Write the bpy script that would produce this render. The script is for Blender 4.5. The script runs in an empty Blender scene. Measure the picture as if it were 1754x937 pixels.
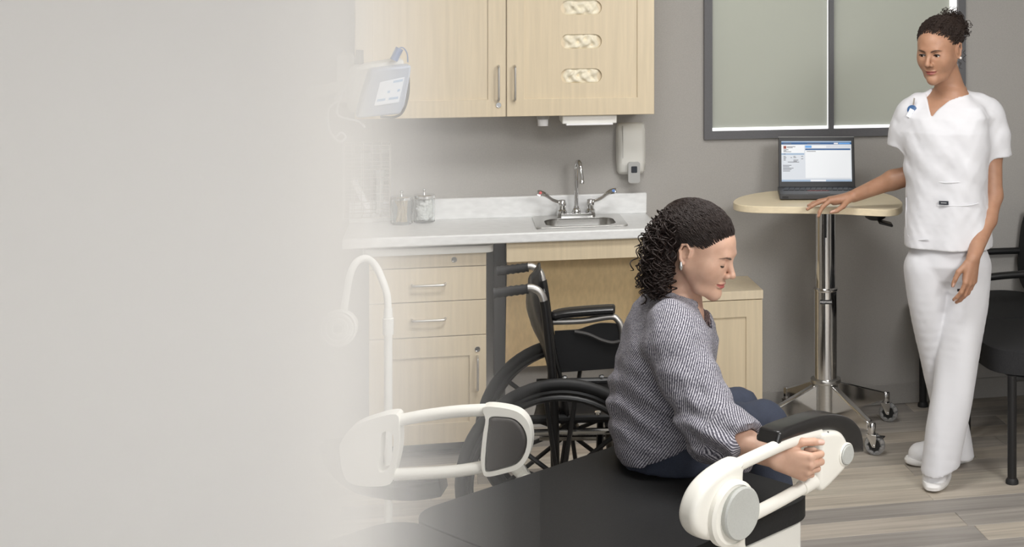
import bpy, bmesh, math, random
import numpy as np
from mathutils import Vector, Matrix
from mathutils.geometry import tessellate_polygon
random.seed(7)
SC = bpy.context.scene
COL = SC.collection
PI = math.pi

# ---------------------------------------------------------------- camera
FPX, PX0, PY0, EYE = 2400.0, 1300.0, 0.0, 1.72      # focal length and principal point in pixels of the 1754x937 frame
PSI = math.atan(535 / 2400)
SN, CS = math.sin(PSI), math.cos(PSI)
cd = bpy.data.cameras.new('camera')
cd.sensor_fit = 'HORIZONTAL'; cd.sensor_width = 36.0
cd.lens = FPX / 1754 * 36.0
cd.shift_x = (877 - PX0) / 1754
cd.shift_y = (PY0 - 468.5) / 1754
cd.clip_start = 0.05; cd.clip_end = 60
cam = bpy.data.objects.new('camera', cd); COL.objects.link(cam)
cam.location = (0, 0, EYE); cam.rotation_euler = (PI / 2, 0, -PSI)
SC.camera = cam

# ---------------------------------------------------------------- light
wd = bpy.data.worlds.new('world'); SC.world = wd; wd.use_nodes = True
bg = wd.node_tree.nodes['Background']
bg.inputs[0].default_value = (1.0, 1.0, 1.0, 1); bg.inputs[1].default_value = 0.6
def area(name, loc, target, size, power, col=(1, 1, 1), sy=None):
    l = bpy.data.lights.new(name, 'AREA'); l.energy = power; l.color = col; l.size = size
    if sy: l.shape = 'RECTANGLE'; l.size_y = sy
    o = bpy.data.objects.new(name, l); COL.objects.link(o); o.location = loc
    o.rotation_euler = (Vector(target) - Vector(loc)).to_track_quat('-Z', 'Y').to_euler()
    return o
area('key_light', (2.2, 1.6, 2.55), (0.9, 5.2, 0.9), 1.1, 72, (1.0, 0.985, 0.965), 0.8)
area('ceiling_light', (0.6, 3.6, 2.66), (0.6, 3.6, 0), 1.2, 38, (1.0, 0.99, 0.975), 0.6)
area('side_fill_light', (-1.5, 1.3, 2.66), (-1.5, 1.3, 0), 1.2, 34, (1.0, 0.99, 0.975), 0.6)  # added unseen lamp, evens the brightness of the beige fade
area('fill_light', (0.2, -4.0, 2.6), (0.7, 4.5, 0.9), 3.0, 95, (1.0, 1.0, 1.0), 2.0)
area('corridor_light', (0.9, 6.9, 2.6), (1.5, 5.75, 1.6), 0.6, 22, (1.0, 0.99, 0.94), 0.6)
SC.view_settings.view_transform = 'Standard'
SC.view_settings.look = 'None'
SC.view_settings.exposure = 0.0
SC.view_settings.gamma = 1.0
SC.view_settings.use_curve_mapping = False
SC.cycles.volume_bounces = 6
SC.cycles.max_bounces = 10
SC.cycles.transparent_max_bounces = 12

# ---------------------------------------------------------------- pixel -> place helpers (used to read positions off the room)
def ray(x, y):
    u = (x - PX0) / FPX
    return Vector((SN + u * CS, CS - u * SN, -(y - PY0) / FPX))
def aT(x, y, t):
    return Vector((0, 0, EYE)) + ray(x, y) * t
def aZ(x, y, z):
    d = ray(x, y); return Vector((0, 0, EYE)) + d * ((z - EYE) / d.z)
def aY(x, y, Y):
    d = ray(x, y); return Vector((0, 0, EYE)) + d * (Y / d.y)
def aP(x, y, p, n):
    d = ray(x, y); o = Vector((0, 0, EYE))
    return o + d * ((Vector(p) - o).dot(n) / d.dot(n))
LAT, FWD = Vector((CS, -SN, 0)), Vector((SN, CS, 0))

# ---------------------------------------------------------------- materials
def lin(c):
    c = c / 255
    return c / 12.92 if c <= .04045 else ((c + .055) / 1.055) ** 2.4
def rgb(r, g, b): return (lin(r), lin(g), lin(b), 1)
MATS = {}
def mat(name, col, rough=.5, metal=0., spec=.5, grain=None, bump=None, coat=0., emit=0., trans=0., sheen=0., sss=0., ior=None):
    """grain=(scale xyz, amount, detail)  bump=(scale xyz, strength, detail)"""
    m = bpy.data.materials.new(name); m.use_nodes = True
    nt = m.node_tree; b = nt.nodes['Principled BSDF']
    b.inputs['Base Color'].default_value = col
    b.inputs['Roughness'].default_value = rough; b.inputs['Metallic'].default_value = metal
    b.inputs['Specular IOR Level'].default_value = spec
    b.inputs['Coat Weight'].default_value = coat
    if sheen: b.inputs['Sheen Weight'].default_value = sheen
    if ior: b.inputs['IOR'].default_value = ior
    if trans: b.inputs['Transmission Weight'].default_value = trans
    if sss:
        b.inputs['Subsurface Weight'].default_value = sss; b.inputs['Subsurface Radius'].default_value = (.012, .005, .003)
        b.inputs['Subsurface Scale'].default_value = 1.0
    if emit:
        b.inputs['Emission Color'].default_value = col; b.inputs['Emission Strength'].default_value = emit
    def noise(sc, det):
        tc = nt.nodes.new('ShaderNodeTexCoord'); mp = nt.nodes.new('ShaderNodeMapping')
        mp.inputs['Scale'].default_value = sc
        nz = nt.nodes.new('ShaderNodeTexNoise'); nz.inputs['Scale'].default_value = 1; nz.inputs['Detail'].default_value = det
        nt.links.new(tc.outputs['Object'], mp.inputs[0]); nt.links.new(mp.outputs[0], nz.inputs['Vector'])
        return nz
    if grain:
        nz = noise(grain[0], grain[2] if len(grain) > 2 else 4)
        rp = nt.nodes.new('ShaderNodeValToRGB')
        a = grain[1]
        rp.color_ramp.elements[0].position = .28; rp.color_ramp.elements[1].position = .72
        rp.color_ramp.elements[0].color = tuple(col[i] * (1 - a) for i in range(3)) + (1,)
        rp.color_ramp.elements[1].color = tuple(min(1, col[i] * (1 + a)) for i in range(3)) + (1,)
        nt.links.new(nz.outputs['Fac'], rp.inputs[0]); nt.links.new(rp.outputs[0], b.inputs['Base Color'])
    if bump:
        nz = noise(bump[0], bump[2] if len(bump) > 2 else 3)
        bp = nt.nodes.new('ShaderNodeBump'); bp.inputs['Strength'].default_value = bump[1]; bp.inputs['Distance'].default_value = .002
        nt.links.new(nz.outputs['Fac'], bp.inputs['Height']); nt.links.new(bp.outputs[0], b.inputs['Normal'])
    MATS[name] = m
    return m
mat('wall', rgb(170, 167, 163), .85, grain=((260, 260, 260), .05, 2), bump=((500, 500, 500), .12))
mat('wall_pale', rgb(190, 187, 181), .85)
mat('ceiling_white', rgb(225, 224, 220), .9)
mat('cove_base', rgb(158, 155, 151), .6, grain=((200, 200, 200), .05, 2))
mat('maple', rgb(215, 199, 170), .42, grain=((70, 70, 3.5), .06, 5), bump=((160, 160, 8), .06))
mat('maple_edge', rgb(222, 207, 180), .42, grain=((70, 70, 4), .06, 4))
mat('maple_dark', rgb(214, 190, 148), .45, grain=((70, 70, 3.5), .09, 5))
mat('maple_top', rgb(234, 219, 188), .38, grain=((6, 90, 90), .06, 4))
mat('laminate', rgb(234, 235, 235), .35, grain=((26, 60, 60), .07, 8))
mat('white_plastic', rgb(238, 237, 232), .35)
mat('white_rail', rgb(240, 238, 230), .38, bump=((300, 300, 300), .04))
mat('white_shell', rgb(226, 225, 219), .45)
mat('grey_plastic', rgb(176, 176, 174), .35)
mat('disc_grey', rgb(188, 190, 186), .4, grain=((300, 300, 300), .04, 2))
mat('monitor_blue', rgb(186, 196, 214), .45)
mat('connector_blue', rgb(70, 105, 160), .4)
mat('dark_grey', rgb(62, 60, 59), .55)
mat('gap_shade', rgb(44, 43, 42), .6)
mat('black_vinyl', rgb(33, 33, 34), .6, spec=.3, grain=((240, 240, 240), .18, 2), bump=((420, 420, 420), .18))
mat('black_pad', rgb(34, 33, 33), .26, spec=.6, bump=((500, 500, 500), .05))
mat('brown_pad', rgb(58, 54, 51), .5, bump=((350, 350, 350), .12))
mat('black_plastic', rgb(28, 28, 29), .4)
mat('black_rubber', rgb(30, 30, 31), .6)
mat('black_fabric', rgb(36, 36, 38), .9, grain=((300, 300, 300), .25, 2), bump=((500, 500, 500), .3))
mat('black_leather', rgb(30, 29, 29), .35, bump=((25, 25, 10), .5, 4))
mat('chrome', rgb(222, 222, 222), .12, 1.0)
mat('steel', rgb(200, 199, 196), .28, 1.0, grain=((4, 120, 120), .05, 3))
mat('brushed', rgb(205, 202, 198), .42, 1.0)
mat('frame_grey', rgb(96, 96, 99), .55, grain=((240, 240, 240), .06, 2))
mat('white_glow', (1, 1, 1, 1), .5, emit=1.1)  # self-glow in place of daylight through clear glass edges
mat('glove', rgb(238, 230, 208), .6, bump=((60, 60, 60), .6, 5))
mat('card_white', rgb(244, 244, 246), .6)
mat('cotton', rgb(246, 246, 244), .95, bump=((90, 90, 90), .8, 4))
mat('swab', rgb(226, 208, 178), .7)
mat('laptop', rgb(62, 62, 64), .45)
mat('laptop_dark', rgb(22, 22, 25), .4)
mat('red_line', rgb(170, 60, 60), .5)
mat('red_dot', rgb(200, 70, 70), .4)
mat('blue_dot', rgb(70, 120, 190), .4)
mat('ink', rgb(40, 44, 52), .6)
mat('letter_white', rgb(245, 245, 245), .5)
m = mat('jar_glass', rgb(245, 248, 248), .03, trans=1.0, ior=1.12)
m = mat('caster_clear', rgb(215, 215, 215), .1, trans=.75, ior=1.2)
# frosted pane: lit by what is behind it as well as by the room
def frosted():
    m = bpy.data.materials.new('frosted_pane'); m.use_nodes = True; nt = m.node_tree
    b = nt.nodes['Principled BSDF']; b.inputs['Base Color'].default_value = rgb(198, 200, 194); b.inputs['Roughness'].default_value = .55
    tr = nt.nodes.new('ShaderNodeBsdfTranslucent'); tr.inputs['Color'].default_value = rgb(216, 218, 208)
    mx = nt.nodes.new('ShaderNodeMixShader'); mx.inputs[0].default_value = .5
    nt.links.new(b.outputs[0], mx.inputs[1]); nt.links.new(tr.outputs[0], mx.inputs[2])
    nt.links.new(mx.outputs[0], nt.nodes['Material Output'].inputs['Surface']); MATS['frosted_pane'] = m
frosted()
def screen_mat(name, col, strength):
    m = bpy.data.materials.new(name); m.use_nodes = True; b = m.node_tree.nodes['Principled BSDF']
    b.inputs['Base Color'].default_value = tuple(c * .3 for c in col[:3]) + (1,)
    b.inputs['Emission Color'].default_value = col; b.inputs['Emission Strength'].default_value = strength
    b.inputs['Roughness'].default_value = .3; MATS[name] = m
screen_mat('scr_white', rgb(226, 228, 230), .85)
screen_mat('scr_grey', rgb(204, 208, 214), .85)
screen_mat('scr_navy', rgb(22, 78, 128), .9)
screen_mat('scr_blue', rgb(92, 152, 212), .9)
screen_mat('scr_ink', rgb(110, 112, 118), .6)
screen_mat('scr_bar', rgb(150, 172, 196), .8)
screen_mat('scr_red', rgb(150, 70, 55), .7)
def plank_mat():
    m = bpy.data.materials.new('oak_plank'); m.use_nodes = True; nt = m.node_tree; b = nt.nodes['Principled BSDF']
    N = nt.nodes.new; L = nt.links.new
    tc = N('ShaderNodeTexCoord'); oi = N('ShaderNodeObjectInfo')
    rp = N('ShaderNodeValToRGB'); el = rp.color_ramp.elements
    el[0].position = 0; el[0].color = rgb(150, 145, 140); el[1].position = 1; el[1].color = rgb(206, 199, 187)
    for p, c in ((.22, (164, 158, 151)), (.45, (184, 174, 161)), (.7, (195, 187, 173)), (.85, (174, 166, 156))):
        e = el.new(p); e.color = rgb(*c)
    L(oi.outputs['Random'], rp.inputs[0])
    add = N('ShaderNodeVectorMath'); add.operation = 'ADD'
    mul = N('ShaderNodeVectorMath'); mul.operation = 'SCALE'; mul.inputs['Scale'].default_value = 37.0
    cmb = N('ShaderNodeCombineXYZ')
    for k in range(3): L(oi.outputs['Random'], cmb.inputs[k])
    L(cmb.outputs[0], mul.inputs[0]); L(tc.outputs['Object'], add.inputs[0]); L(mul.outputs[0], add.inputs[1])
    mp = N('ShaderNodeMapping'); mp.inputs['Scale'].default_value = (2.2, 48, 48); L(add.outputs[0], mp.inputs[0])
    nz = N('ShaderNodeTexNoise'); nz.inputs['Scale'].default_value = 1; nz.inputs['Detail'].default_value = 6; nz.inputs['Distortion'].default_value = .4
    L(mp.outputs[0], nz.inputs['Vector'])
    mp2 = N('ShaderNodeMapping'); mp2.inputs['Scale'].default_value = (.9, 9, 9); L(add.outputs[0], mp2.inputs[0])
    nz2 = N('ShaderNodeTexNoise'); nz2.inputs['Scale'].default_value = 1; nz2.inputs['Detail'].default_value = 3; L(mp2.outputs[0], nz2.inputs['Vector'])
    r1 = N('ShaderNodeMapRange'); r1.inputs['From Min'].default_value = .3; r1.inputs['From Max'].default_value = .7; r1.inputs['To Min'].default_value = .78; r1.inputs['To Max'].default_value = 1.16
    L(nz.outputs['Fac'], r1.inputs['Value'])
    r2 = N('ShaderNodeMapRange'); r2.inputs['From Min'].default_value = .3; r2.inputs['From Max'].default_value = .7; r2.inputs['To Min'].default_value = .86; r2.inputs['To Max'].default_value = 1.12
    L(nz2.outputs['Fac'], r2.inputs['Value'])
    mm = N('ShaderNodeMath'); mm.operation = 'MULTIPLY'; L(r1.outputs[0], mm.inputs[0]); L(r2.outputs[0], mm.inputs[1])
    vs = N('ShaderNodeVectorMath'); vs.operation = 'SCALE'; L(rp.outputs[0], vs.inputs[0]); L(mm.outputs[0], vs.inputs['Scale'])
    L(vs.outputs[0], b.inputs['Base Color']); b.inputs['Roughness'].default_value = .5
    bp = N('ShaderNodeBump'); bp.inputs['Strength'].default_value = .12; bp.inputs['Distance'].default_value = .002
    L(nz.outputs['Fac'], bp.inputs['Height']); L(bp.outputs[0], b.inputs['Normal'])
    MATS['oak_plank'] = m
plank_mat()

# ---------------------------------------------------------------- objects
MW = {}
def tag(o, label=None, cat=None, group=None, kind=None):
    if label: o['label'] = label
    if cat: o['category'] = cat
    if group: o['group'] = group
    if kind: o['kind'] = kind
    return o
def thing(name, label, cat, loc=(0, 0, 0), rz=0., group=None):
    o = bpy.data.objects.new(name, None); COL.objects.link(o)
    o.empty_display_size = .05
    o.location = loc; o.rotation_euler = (0, 0, rz)
    MW[o.name] = Matrix.Translation(loc) @ Matrix.Rotation(rz, 4, 'Z')
    return tag(o, label, cat, group)
def mw(o):
    while o is not None:
        if o.name in MW: return MW[o.name]
        o = o.parent
    return Matrix.Identity(4)
def link(name, me, m, parent=None):
    if m is not None: me.materials.append(MATS[m] if isinstance(m, str) else m)
    o = bpy.data.objects.new(name, me); COL.objects.link(o)
    if parent is not None: o.parent = parent
    return o
def copy_tree(o, parent=None):
    c = o.copy(); COL.objects.link(c); c.parent = parent
    for ch in [x for x in bpy.data.objects if x.parent == o]:
        copy_tree(ch, c)
    return c
class MB:
    def __init__(s): s.v = []; s.f = []
    def add(s, vs, fs):
        k = len(s.v); s.v += [Vector(p) for p in vs]; s.f += [tuple(i + k for i in f) for f in fs]; return s
    def box(s, lo, hi, M=None):
        (a, b, c), (d, e, g) = lo, hi
        vs = [Vector(p) for p in ((a, b, c), (d, b, c), (d, e, c), (a, e, c), (a, b, g), (d, b, g), (d, e, g), (a, e, g))]
        if M is not None: vs = [M @ p for p in vs]
        return s.add(vs, [(0, 3, 2, 1), (4, 5, 6, 7), (0, 1, 5, 4), (1, 2, 6, 5), (2, 3, 7, 6), (3, 0, 4, 7)])
    def tube(s, pts, r, n=10, caps=True, closed=False, flat=None):
        pts = [Vector(p) for p in pts]; N = len(pts)
        rs = r if isinstance(r, (list, tuple)) else [r] * N
        tg = []
        for i in range(N):
            if closed: t = pts[(i + 1) % N] - pts[i - 1]
            else: t = pts[min(i + 1, N - 1)] - pts[max(i - 1, 0)]
            tg.append(t.normalized() if t.length > 1e-9 else Vector((0, 0, 1)))
        up = Vector((0, 0, 1)) if abs(tg[0].z) < .9 else Vector((0, 1, 0))
        if flat is not None: up = Vector(flat[0])
        u = (up - tg[0] * up.dot(tg[0])).normalized()
        vs, fs = [], []
        for i in range(N):
            u = (u - tg[i] * u.dot(tg[i])).normalized(); w = tg[i].cross(u)
            fu, fw = (flat[1], flat[2]) if flat is not None else (1, 1)
            for k in range(n):
                a = 2 * PI * k / n
                vs.append(pts[i] + (u * math.cos(a) * fu + w * math.sin(a) * fw) * rs[i])
        M = N if closed else N - 1
        for i in range(M):
            j = (i + 1) % N
            for k in range(n):
                q = (k + 1) % n
                fs.append((i * n + k, i * n + q, j * n + q, j * n + k))
        if caps and not closed:
            fs.append(tuple(range(n - 1, -1, -1))); fs.append(tuple((N - 1) * n + k for k in range(n)))
        return s.add(vs, fs)
    def lathe(s, prof, o=(0, 0, 0), axis=(0, 0, 1), n=24):
        o = Vector(o); ax = Vector(axis).normalized()
        u = ax.orthogonal().normalized(); w = ax.cross(u)
        vs, fs = [], []
        for r, h in prof:
            for k in range(n):
                a = 2 * PI * k / n
                vs.append(o + ax * h + (u * math.cos(a) + w * math.sin(a)) * max(r, 1e-5))
        for i in range(len(prof) - 1):
            for k in range(n):
                q = (k + 1) % n
                fs.append((i * n + k, i * n + q, (i + 1) * n + q, (i + 1) * n + k))
        fs.append(tuple(range(n - 1, -1, -1))); fs.append(tuple((len(prof) - 1) * n + k for k in range(n)))
        return s.add(vs, fs)
    def plate(s, outer, holes, th, o, ux, uy):
        """flat plate with holes: outlines in the plane (o, ux, uy), extruded by th along ux x uy"""
        o, ux, uy = Vector(o), Vector(ux), Vector(uy); nz = ux.cross(uy).normalized() * th
        loops = [outer] + list(holes)
        tri = tessellate_polygon([[Vector((p[0], p[1], 0)) for p in l] for l in loops])
        flat = [p for l in loops for p in l]
        n = len(flat)
        vs = [o + ux * p[0] + uy * p[1] for p in flat]; vs += [p + nz for p in vs]
        fs = []
        for t in tri:
            a, b, c = (flat[i] for i in t)
            ccw = (b[0] - a[0]) * (c[1] - a[1]) - (b[1] - a[1]) * (c[0] - a[0]) > 0
            t = tuple(t) if ccw else tuple(reversed(t))
            fs.append(tuple(i + n for i in t)); fs.append(tuple(reversed(t)))
        k = 0
        for l in loops:
            m = len(l)
            ar = sum(l[i][0] * l[(i + 1) % m][1] - l[(i + 1) % m][0] * l[i][1] for i in range(m))
            outr = l is outer
            for i in range(m):
                a, b = k + i, k + (i + 1) % m
                q = (a, b, b + n, a + n)
                fs.append(q if (ar > 0) == outr else tuple(reversed(q)))
            k += m
        return s.add(vs, fs)
    def build(s, name, m, parent=None, smooth=True, angle=35, bevel=0, seg=2, world=False, sub=0, clamp=True):
        vs = s.v
        if world and parent is not None:
            inv = mw(parent).inverted(); vs = [inv @ p for p in vs]
        me = bpy.data.meshes.new(name); me.from_pydata([tuple(p) for p in vs], [], s.f); me.update()
        if smooth:
            me.shade_smooth(); me.set_sharp_from_angle(angle=math.radians(angle))
        o = link(name, me, m, parent)
        if bevel:
            b = o.modifiers.new('bevel', 'BEVEL'); b.width = bevel; b.segments = seg; b.limit_method = 'ANGLE'; b.angle_limit = math.radians(40); b.harden_normals = False; b.use_clamp_overlap = clamp
            me.shade_smooth()
        if sub:
            b = o.modifiers.new('sub', 'SUBSURF'); b.levels = sub; b.render_levels = sub
        return o
def arc(c, r, a0, a1, n, ax=(1, 0, 0), ay=(0, 0, 1)):
    c, ax, ay = Vector(c), Vector(ax), Vector(ay)
    return [c + ax * (r * math.cos(a0 + (a1 - a0) * i / n)) + ay * (r * math.sin(a0 + (a1 - a0) * i / n)) for i in range(n + 1)]
def spline(pts, n=8, closed=False):
    """Catmull-Rom through points (tuples of any length)"""
    P = [np.array(p, float) for p in pts]; out = []; N = len(P)
    segs = N if closed else N - 1
    for i in range(segs):
        p0 = P[(i - 1) % N] if closed or i > 0 else P[0]; p1 = P[i]; p2 = P[(i + 1) % N]
        p3 = P[(i + 2) % N] if closed or i + 2 < N else P[-1]
        for k in range(n):
            t = k / n
            out.append(.5 * ((2 * p1) + (-p0 + p2) * t + (2 * p0 - 5 * p1 + 4 * p2 - p3) * t * t + (-p0 + 3 * p1 - 3 * p2 + p3) * t ** 3))
    if not closed: out.append(P[-1])
    return [tuple(p) for p in out]
def rrect(x0, y0, x1, y1, r, n=5):
    out = []
    for cx, cy, a in ((x1 - r, y1 - r, 0), (x0 + r, y1 - r, PI / 2), (x0 + r, y0 + r, PI), (x1 - r, y0 + r, 1.5 * PI)):
        out += [(cx + r * math.cos(a + PI / 2 * k / n), cy + r * math.sin(a + PI / 2 * k / n)) for k in range(n + 1)]
    return out
def text(name, body, size, m, parent, M, align='CENTER', ext=.0004):
    c = bpy.data.curves.new(name, 'FONT'); c.body = body; c.size = size; c.align_x = align; c.align_y = 'CENTER'; c.extrude = ext
    t_ = bpy.data.objects.new('t', c); me = bpy.data.meshes.new_from_object(t_); bpy.data.objects.remove(t_)
    me.materials.clear(); o = link(name, me, m)
    o.parent = parent; o.matrix_basis = mw(parent).inverted() @ M
    return o

# ================================================================ the room
W = 5.699
XL, XR, ZC = -2.4, 2.62, 2.7
WIN = dict(x0=1.036, x1=2.177, z0=1.144, z1=2.05, fr=.034)
fl = MB().box((XL - .1, -1.2, -.12), (XR + .1, W + .1, -.006)).build('floor', 'dark_grey')
tag(fl, kind='structure')
pm = MB().box((0, 0, -.006), (.9992, .1246, 0)).build('plank', 'oak_plank', fl, bevel=.0012, seg=1)
first = True
rows = int((W - 0.6) / .125) + 1
for r in range(rows):
    y = W - (r + 1) * .125
    x = XL - 1 + random.random() * .95
    while x < XR:
        if x + 1 > XL:
            if first: o = pm; first = False
            else:
                o = pm.copy(); COL.objects.link(o)
            o.location = (x, y, 0)
        x += 1.0
mb = MB()
w0, w1, z0, z1 = WIN['x0'], WIN['x1'], WIN['z0'], WIN['z1']
mb.box((XL - .1, W, 0), (w0, W + .12, ZC)).box((w1, W, 0), (XR + .1, W + .12, ZC)).box((w0, W, 0), (w1, W + .12, z0)).box((w0, W, z1), (w1, W + .12, ZC))
tag(mb.build('wall_back', 'wall'), kind='structure')
tag(MB().box((XL - .1, 0.8, 0), (XL, W, ZC)).build('wall_left', 'wall_pale'), kind='structure')
tag(MB().box((XR, 0.8, 0), (XR + .1, W, ZC)).build('wall_right', 'wall'), kind='structure')
tag(MB().box((XL - .1, 0.8, ZC), (XR + .1, W + .1, ZC + .1)).build('ceiling', 'ceiling_white'), kind='structure')
tag(MB().box((1.25, W - .006, 0), (XR, W, .088)).build('baseboard_back', 'cove_base', bevel=.003), kind='structure')
# window
wn = MB()
fr = WIN['fr']
wn.box((w0, W - .018, z0), (w1, W + .05, z0 + fr)).box((w0, W - .018, z1 - fr), (w1, W + .05, z1))
wn.box((w0, W - .018, z0 + fr), (w0 + fr, W + .05, z1 - fr)).box((w1 - fr, W - .018, z0 + fr), (w1, W + .05, z1 - fr))
win = wn.build('window_1', 'frame_grey', smooth=False); tag(win, kind='structure')
mx0, mx1 = 1.570, 1.591
MB().box((mx0, W - .012, z0 + fr), (mx1, W + .05, z1 - fr)).build('mullion', 'frame_grey', win, smooth=False)
for a, b in ((w0 + fr, mx0), (mx1, w1 - fr)):
    MB().box((a, W + .012, z0 + fr), (b, W + .018, z1 - fr)).build('pane', 'frosted_pane', win, smooth=False)
    MB().box((a, W + .004, z0 + fr), (b, W + .0115, z0 + fr + .0115)).build('glow_strip', 'white_glow', win, smooth=False)  # emissive strip standing in for light along the bare pane edge
MB().box((mx0 - .0016, W + .004, z0 + fr + .0115), (mx0, W + .0115, z1 - fr)).build('glow_strip', 'white_glow', win, smooth=False)
MB().box((w1 - fr - .029, W + .004, z0 + fr + .0115), (w1 - fr, W + .0115, z1 - fr)).build('glow_strip', 'white_glow', win, smooth=False)

# ================================================================ wall cabinet
CY = W - .30                                            # front plane of the doors
cb = thing('wall_cabinet', 'maple wall cabinet with two panelled doors above the sink counter', 'cabinet', (.23, W, 1.277))
ZB, ZT = 1.277, 2.12
MB().box((-.334, CY + .02, ZB), (.79, W, ZT)).build('body', 'maple_edge', cb, world=True, smooth=False, bevel=.001)
def shaker(name, x0, x1, z0, z1, Y, parent, fx=.066, fz=.066, holes=(), th=.02, rec=.007, m='maple'):
    """door: frame of stiles and rails standing proud of a recessed panel"""
    outer = [(x0, z0), (x1, z0), (x1, z1), (x0, z1)]
    inner = [(x0 + fx, z0 + fz), (x1 - fx, z0 + fz), (x1 - fx, z1 - fz), (x0 + fx, z1 - fz)]
    d = MB().plate(outer, [inner], th, (0, Y + th, 0), (1, 0, 0), (0, 0, 1)).build(name, m, parent, world=True, bevel=.0015, seg=2)
    MB().plate([(x0 + fx - .002, z0 + fz - .002), (x1 - fx + .002, z0 + fz - .002), (x1 - fx + .002, z1 - fz + .002), (x0 + fx - .002, z1 - fz + .002)], holes,
               th - rec - .002, (0, Y + th - .001, 0), (1, 0, 0), (0, 0, 1)).build('panel', m, d, world=True)
    return d
def bar_handle(parent, x, z, L, Y, vertical=True, r=.0045, m='brushed'):
    a = []
    for q in spline([(-L / 2, 0), (-L / 2 + .002, .022), (-L / 2 + .012, .03), (0, .032), (L / 2 - .012, .03), (L / 2 - .002, .022), (L / 2, 0)], 5):
        a.append((x, Y - q[1], z + q[0]) if vertical else (x + q[0], Y - q[1], z))
    return MB().tube(a, r, 8).build('handle', m, parent, world=True)
def lock(parent, x, z, Y):
    o = MB().lathe([(.011, 0), (.011, .003), (.0095, .005), (.0075, .005), (.007, .003), (.0045, .003), (.004, .004), (0, .004)], (x, Y, z), (0, -1, 0), 20).build('lock', 'chrome', parent, world=True)
    return o
dL = shaker('door', -.331, .219, ZB, ZT - .003, CY, cb)
bar_handle(dL, aY(854, 140, CY).x, 1.405, .13, CY); lock(dL, aY(854, 180, CY).x, aY(854, 180, CY).z, CY)
slots = []
for cy_ in (13, 71, 130):
    c = aY(996, cy_, CY); slots.append((c.x, c.z))
hl = [rrect(x - .079, z - .0275, x + .079, z + .0275, .0272, 8) for x, z in slots]
dR = shaker('door', .223, .787, ZB, ZT - .003, CY, cb, holes=hl)
bar_handle(dR, aY(882, 140, CY).x, 1.405, .13, CY)
for k, (x, z) in enumerate(slots):
    g = thing('glove_box', ('white glove box with cream gloves bulging through the highest cabinet slot', 'white glove box with cream gloves showing in the middle cabinet slot',
                            'white glove box with cream gloves showing in the lowest cabinet slot')[k], 'glove box', (x, CY + .06, z - .04), group='glove boxes behind the cabinet slots')
    MB().box((x - .1, CY + .021, z - .04), (x + .1, CY + .1, z + .04)).build('box', 'card_white', g, world=True, smooth=False)
    # crumpled glove
    mbg = MB(); nx, nz_ = 26, 12; vs = []; fs = []
    rnd = random.Random(k)
    ph = [rnd.random() * 6 for _ in range(8)]
    for i in range(nx + 1):
        for j in range(nz_ + 1):
            u, v = i / nx * 2 - 1, j / nz_ * 2 - 1
            e = max(0, 1 - abs(u) ** 4) * max(0, 1 - abs(v) ** 4)
            y = CY + .021 - .011 * e ** .5 - .006 * e * (math.sin(u * 9 + v * 3 + ph[0]) + .7 * math.sin(u * 5 - v * 6 + ph[1]) + .6 * math.sin(u * 17 + v * 7 * math.sin(u * 3 + ph[2]) + ph[3]))
            vs.append((x + u * .066 + .004 * math.sin(v * 4 + ph[4]), y, z + v * .03))
    for i in range(nx):
        for j in range(nz_):
            a = i * (nz_ + 1) + j; fs.append((a, a + nz_ + 1, a + nz_ + 2, a + 1))
    mbg.add(vs, fs).build('glove', 'glove', g, world=True, angle=80)
# small holders under the cabinet
p = aY(1007, 203, W - .2)
pt = thing('paper_towel_dispenser', 'white paper towel holder slung under the wall cabinet', 'dispenser', (p.x, W - .2, ZB - .03))
MB().box((p.x - .105, W - .27, ZB - .035), (p.x + .105, W - .1, ZB - .001)).build('housing', 'white_plastic', pt, world=True, bevel=.004)
MB().box((p.x - .09, W - .2735, ZB - .041), (p.x + .09, W - .19, ZB - .033)).build('towel', 'card_white', pt, world=True, bevel=.002)
p = aY(930, 207, W - .2)
cu = thing('cup_dispenser', 'small white paper cup holder under the cabinet above the faucet', 'dispenser', (p.x, W - .2, ZB - .045))
MB().lathe([(.024, 0), (.024, -.018), (.0225, -.019)], (p.x, W - .2, ZB - .001), (0, 0, 1), 20).build('holder', 'grey_plastic', cu, world=True)
MB().lathe([(.021, -.018), (.0195, -.045), (.0205, -.046), (.018, -.0462)], (p.x, W - .2, ZB), (0, 0, 1), 20).build('cup', 'card_white', cu, world=True)

# ================================================================ counter, sink, faucet
ZK = .851; FY = 5.297
ct = thing('counter_top', 'pale grey laminate counter top with upstand along the wall', 'counter', (.2, W, ZK - .05))
cx0, cx1 = -.371, .797
sk = (.338, 5.372, .676, 5.66)                          # cut-out of the sink
MB().plate([(cx0, FY), (cx1, FY), (cx1, W), (cx0, W)], [[(sk[0], sk[1]), (sk[2], sk[1]), (sk[2], sk[3]), (sk[0], sk[3])]], .038, (0, 0, ZK - .038), (1, 0, 0), (0, 1, 0)).build('worktop', 'laminate', ct, world=True, bevel=.006, seg=3)
MB().box((cx0, W - .022, ZK - .001), (cx1, W, .934)).build('backsplash', 'laminate', ct, world=True, bevel=.004)
si = thing('sink', 'small stainless steel drop-in sink set into the counter', 'sink', ((sk[0] + sk[2]) / 2, (sk[1] + sk[3]) / 2, ZK))
X0, Y0, X1, Y1 = .332, 5.366, .682, 5.664
bx0, by0, bx1, by1 = .372, 5.385, .642, 5.575
MB().plate(rrect(X0, Y0, X1, Y1, .02, 5), [rrect(bx0, by0, bx1, by1, .06, 8)], .005, (0, 0, ZK + .0005), (1, 0, 0), (0, 1, 0)).build('rim', 'steel', si, world=True, bevel=.002)
mb = MB(); prof = [(0, .004), (0, -.01), (.006, -.07), (.02, -.09), (.06, -.096)]
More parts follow.
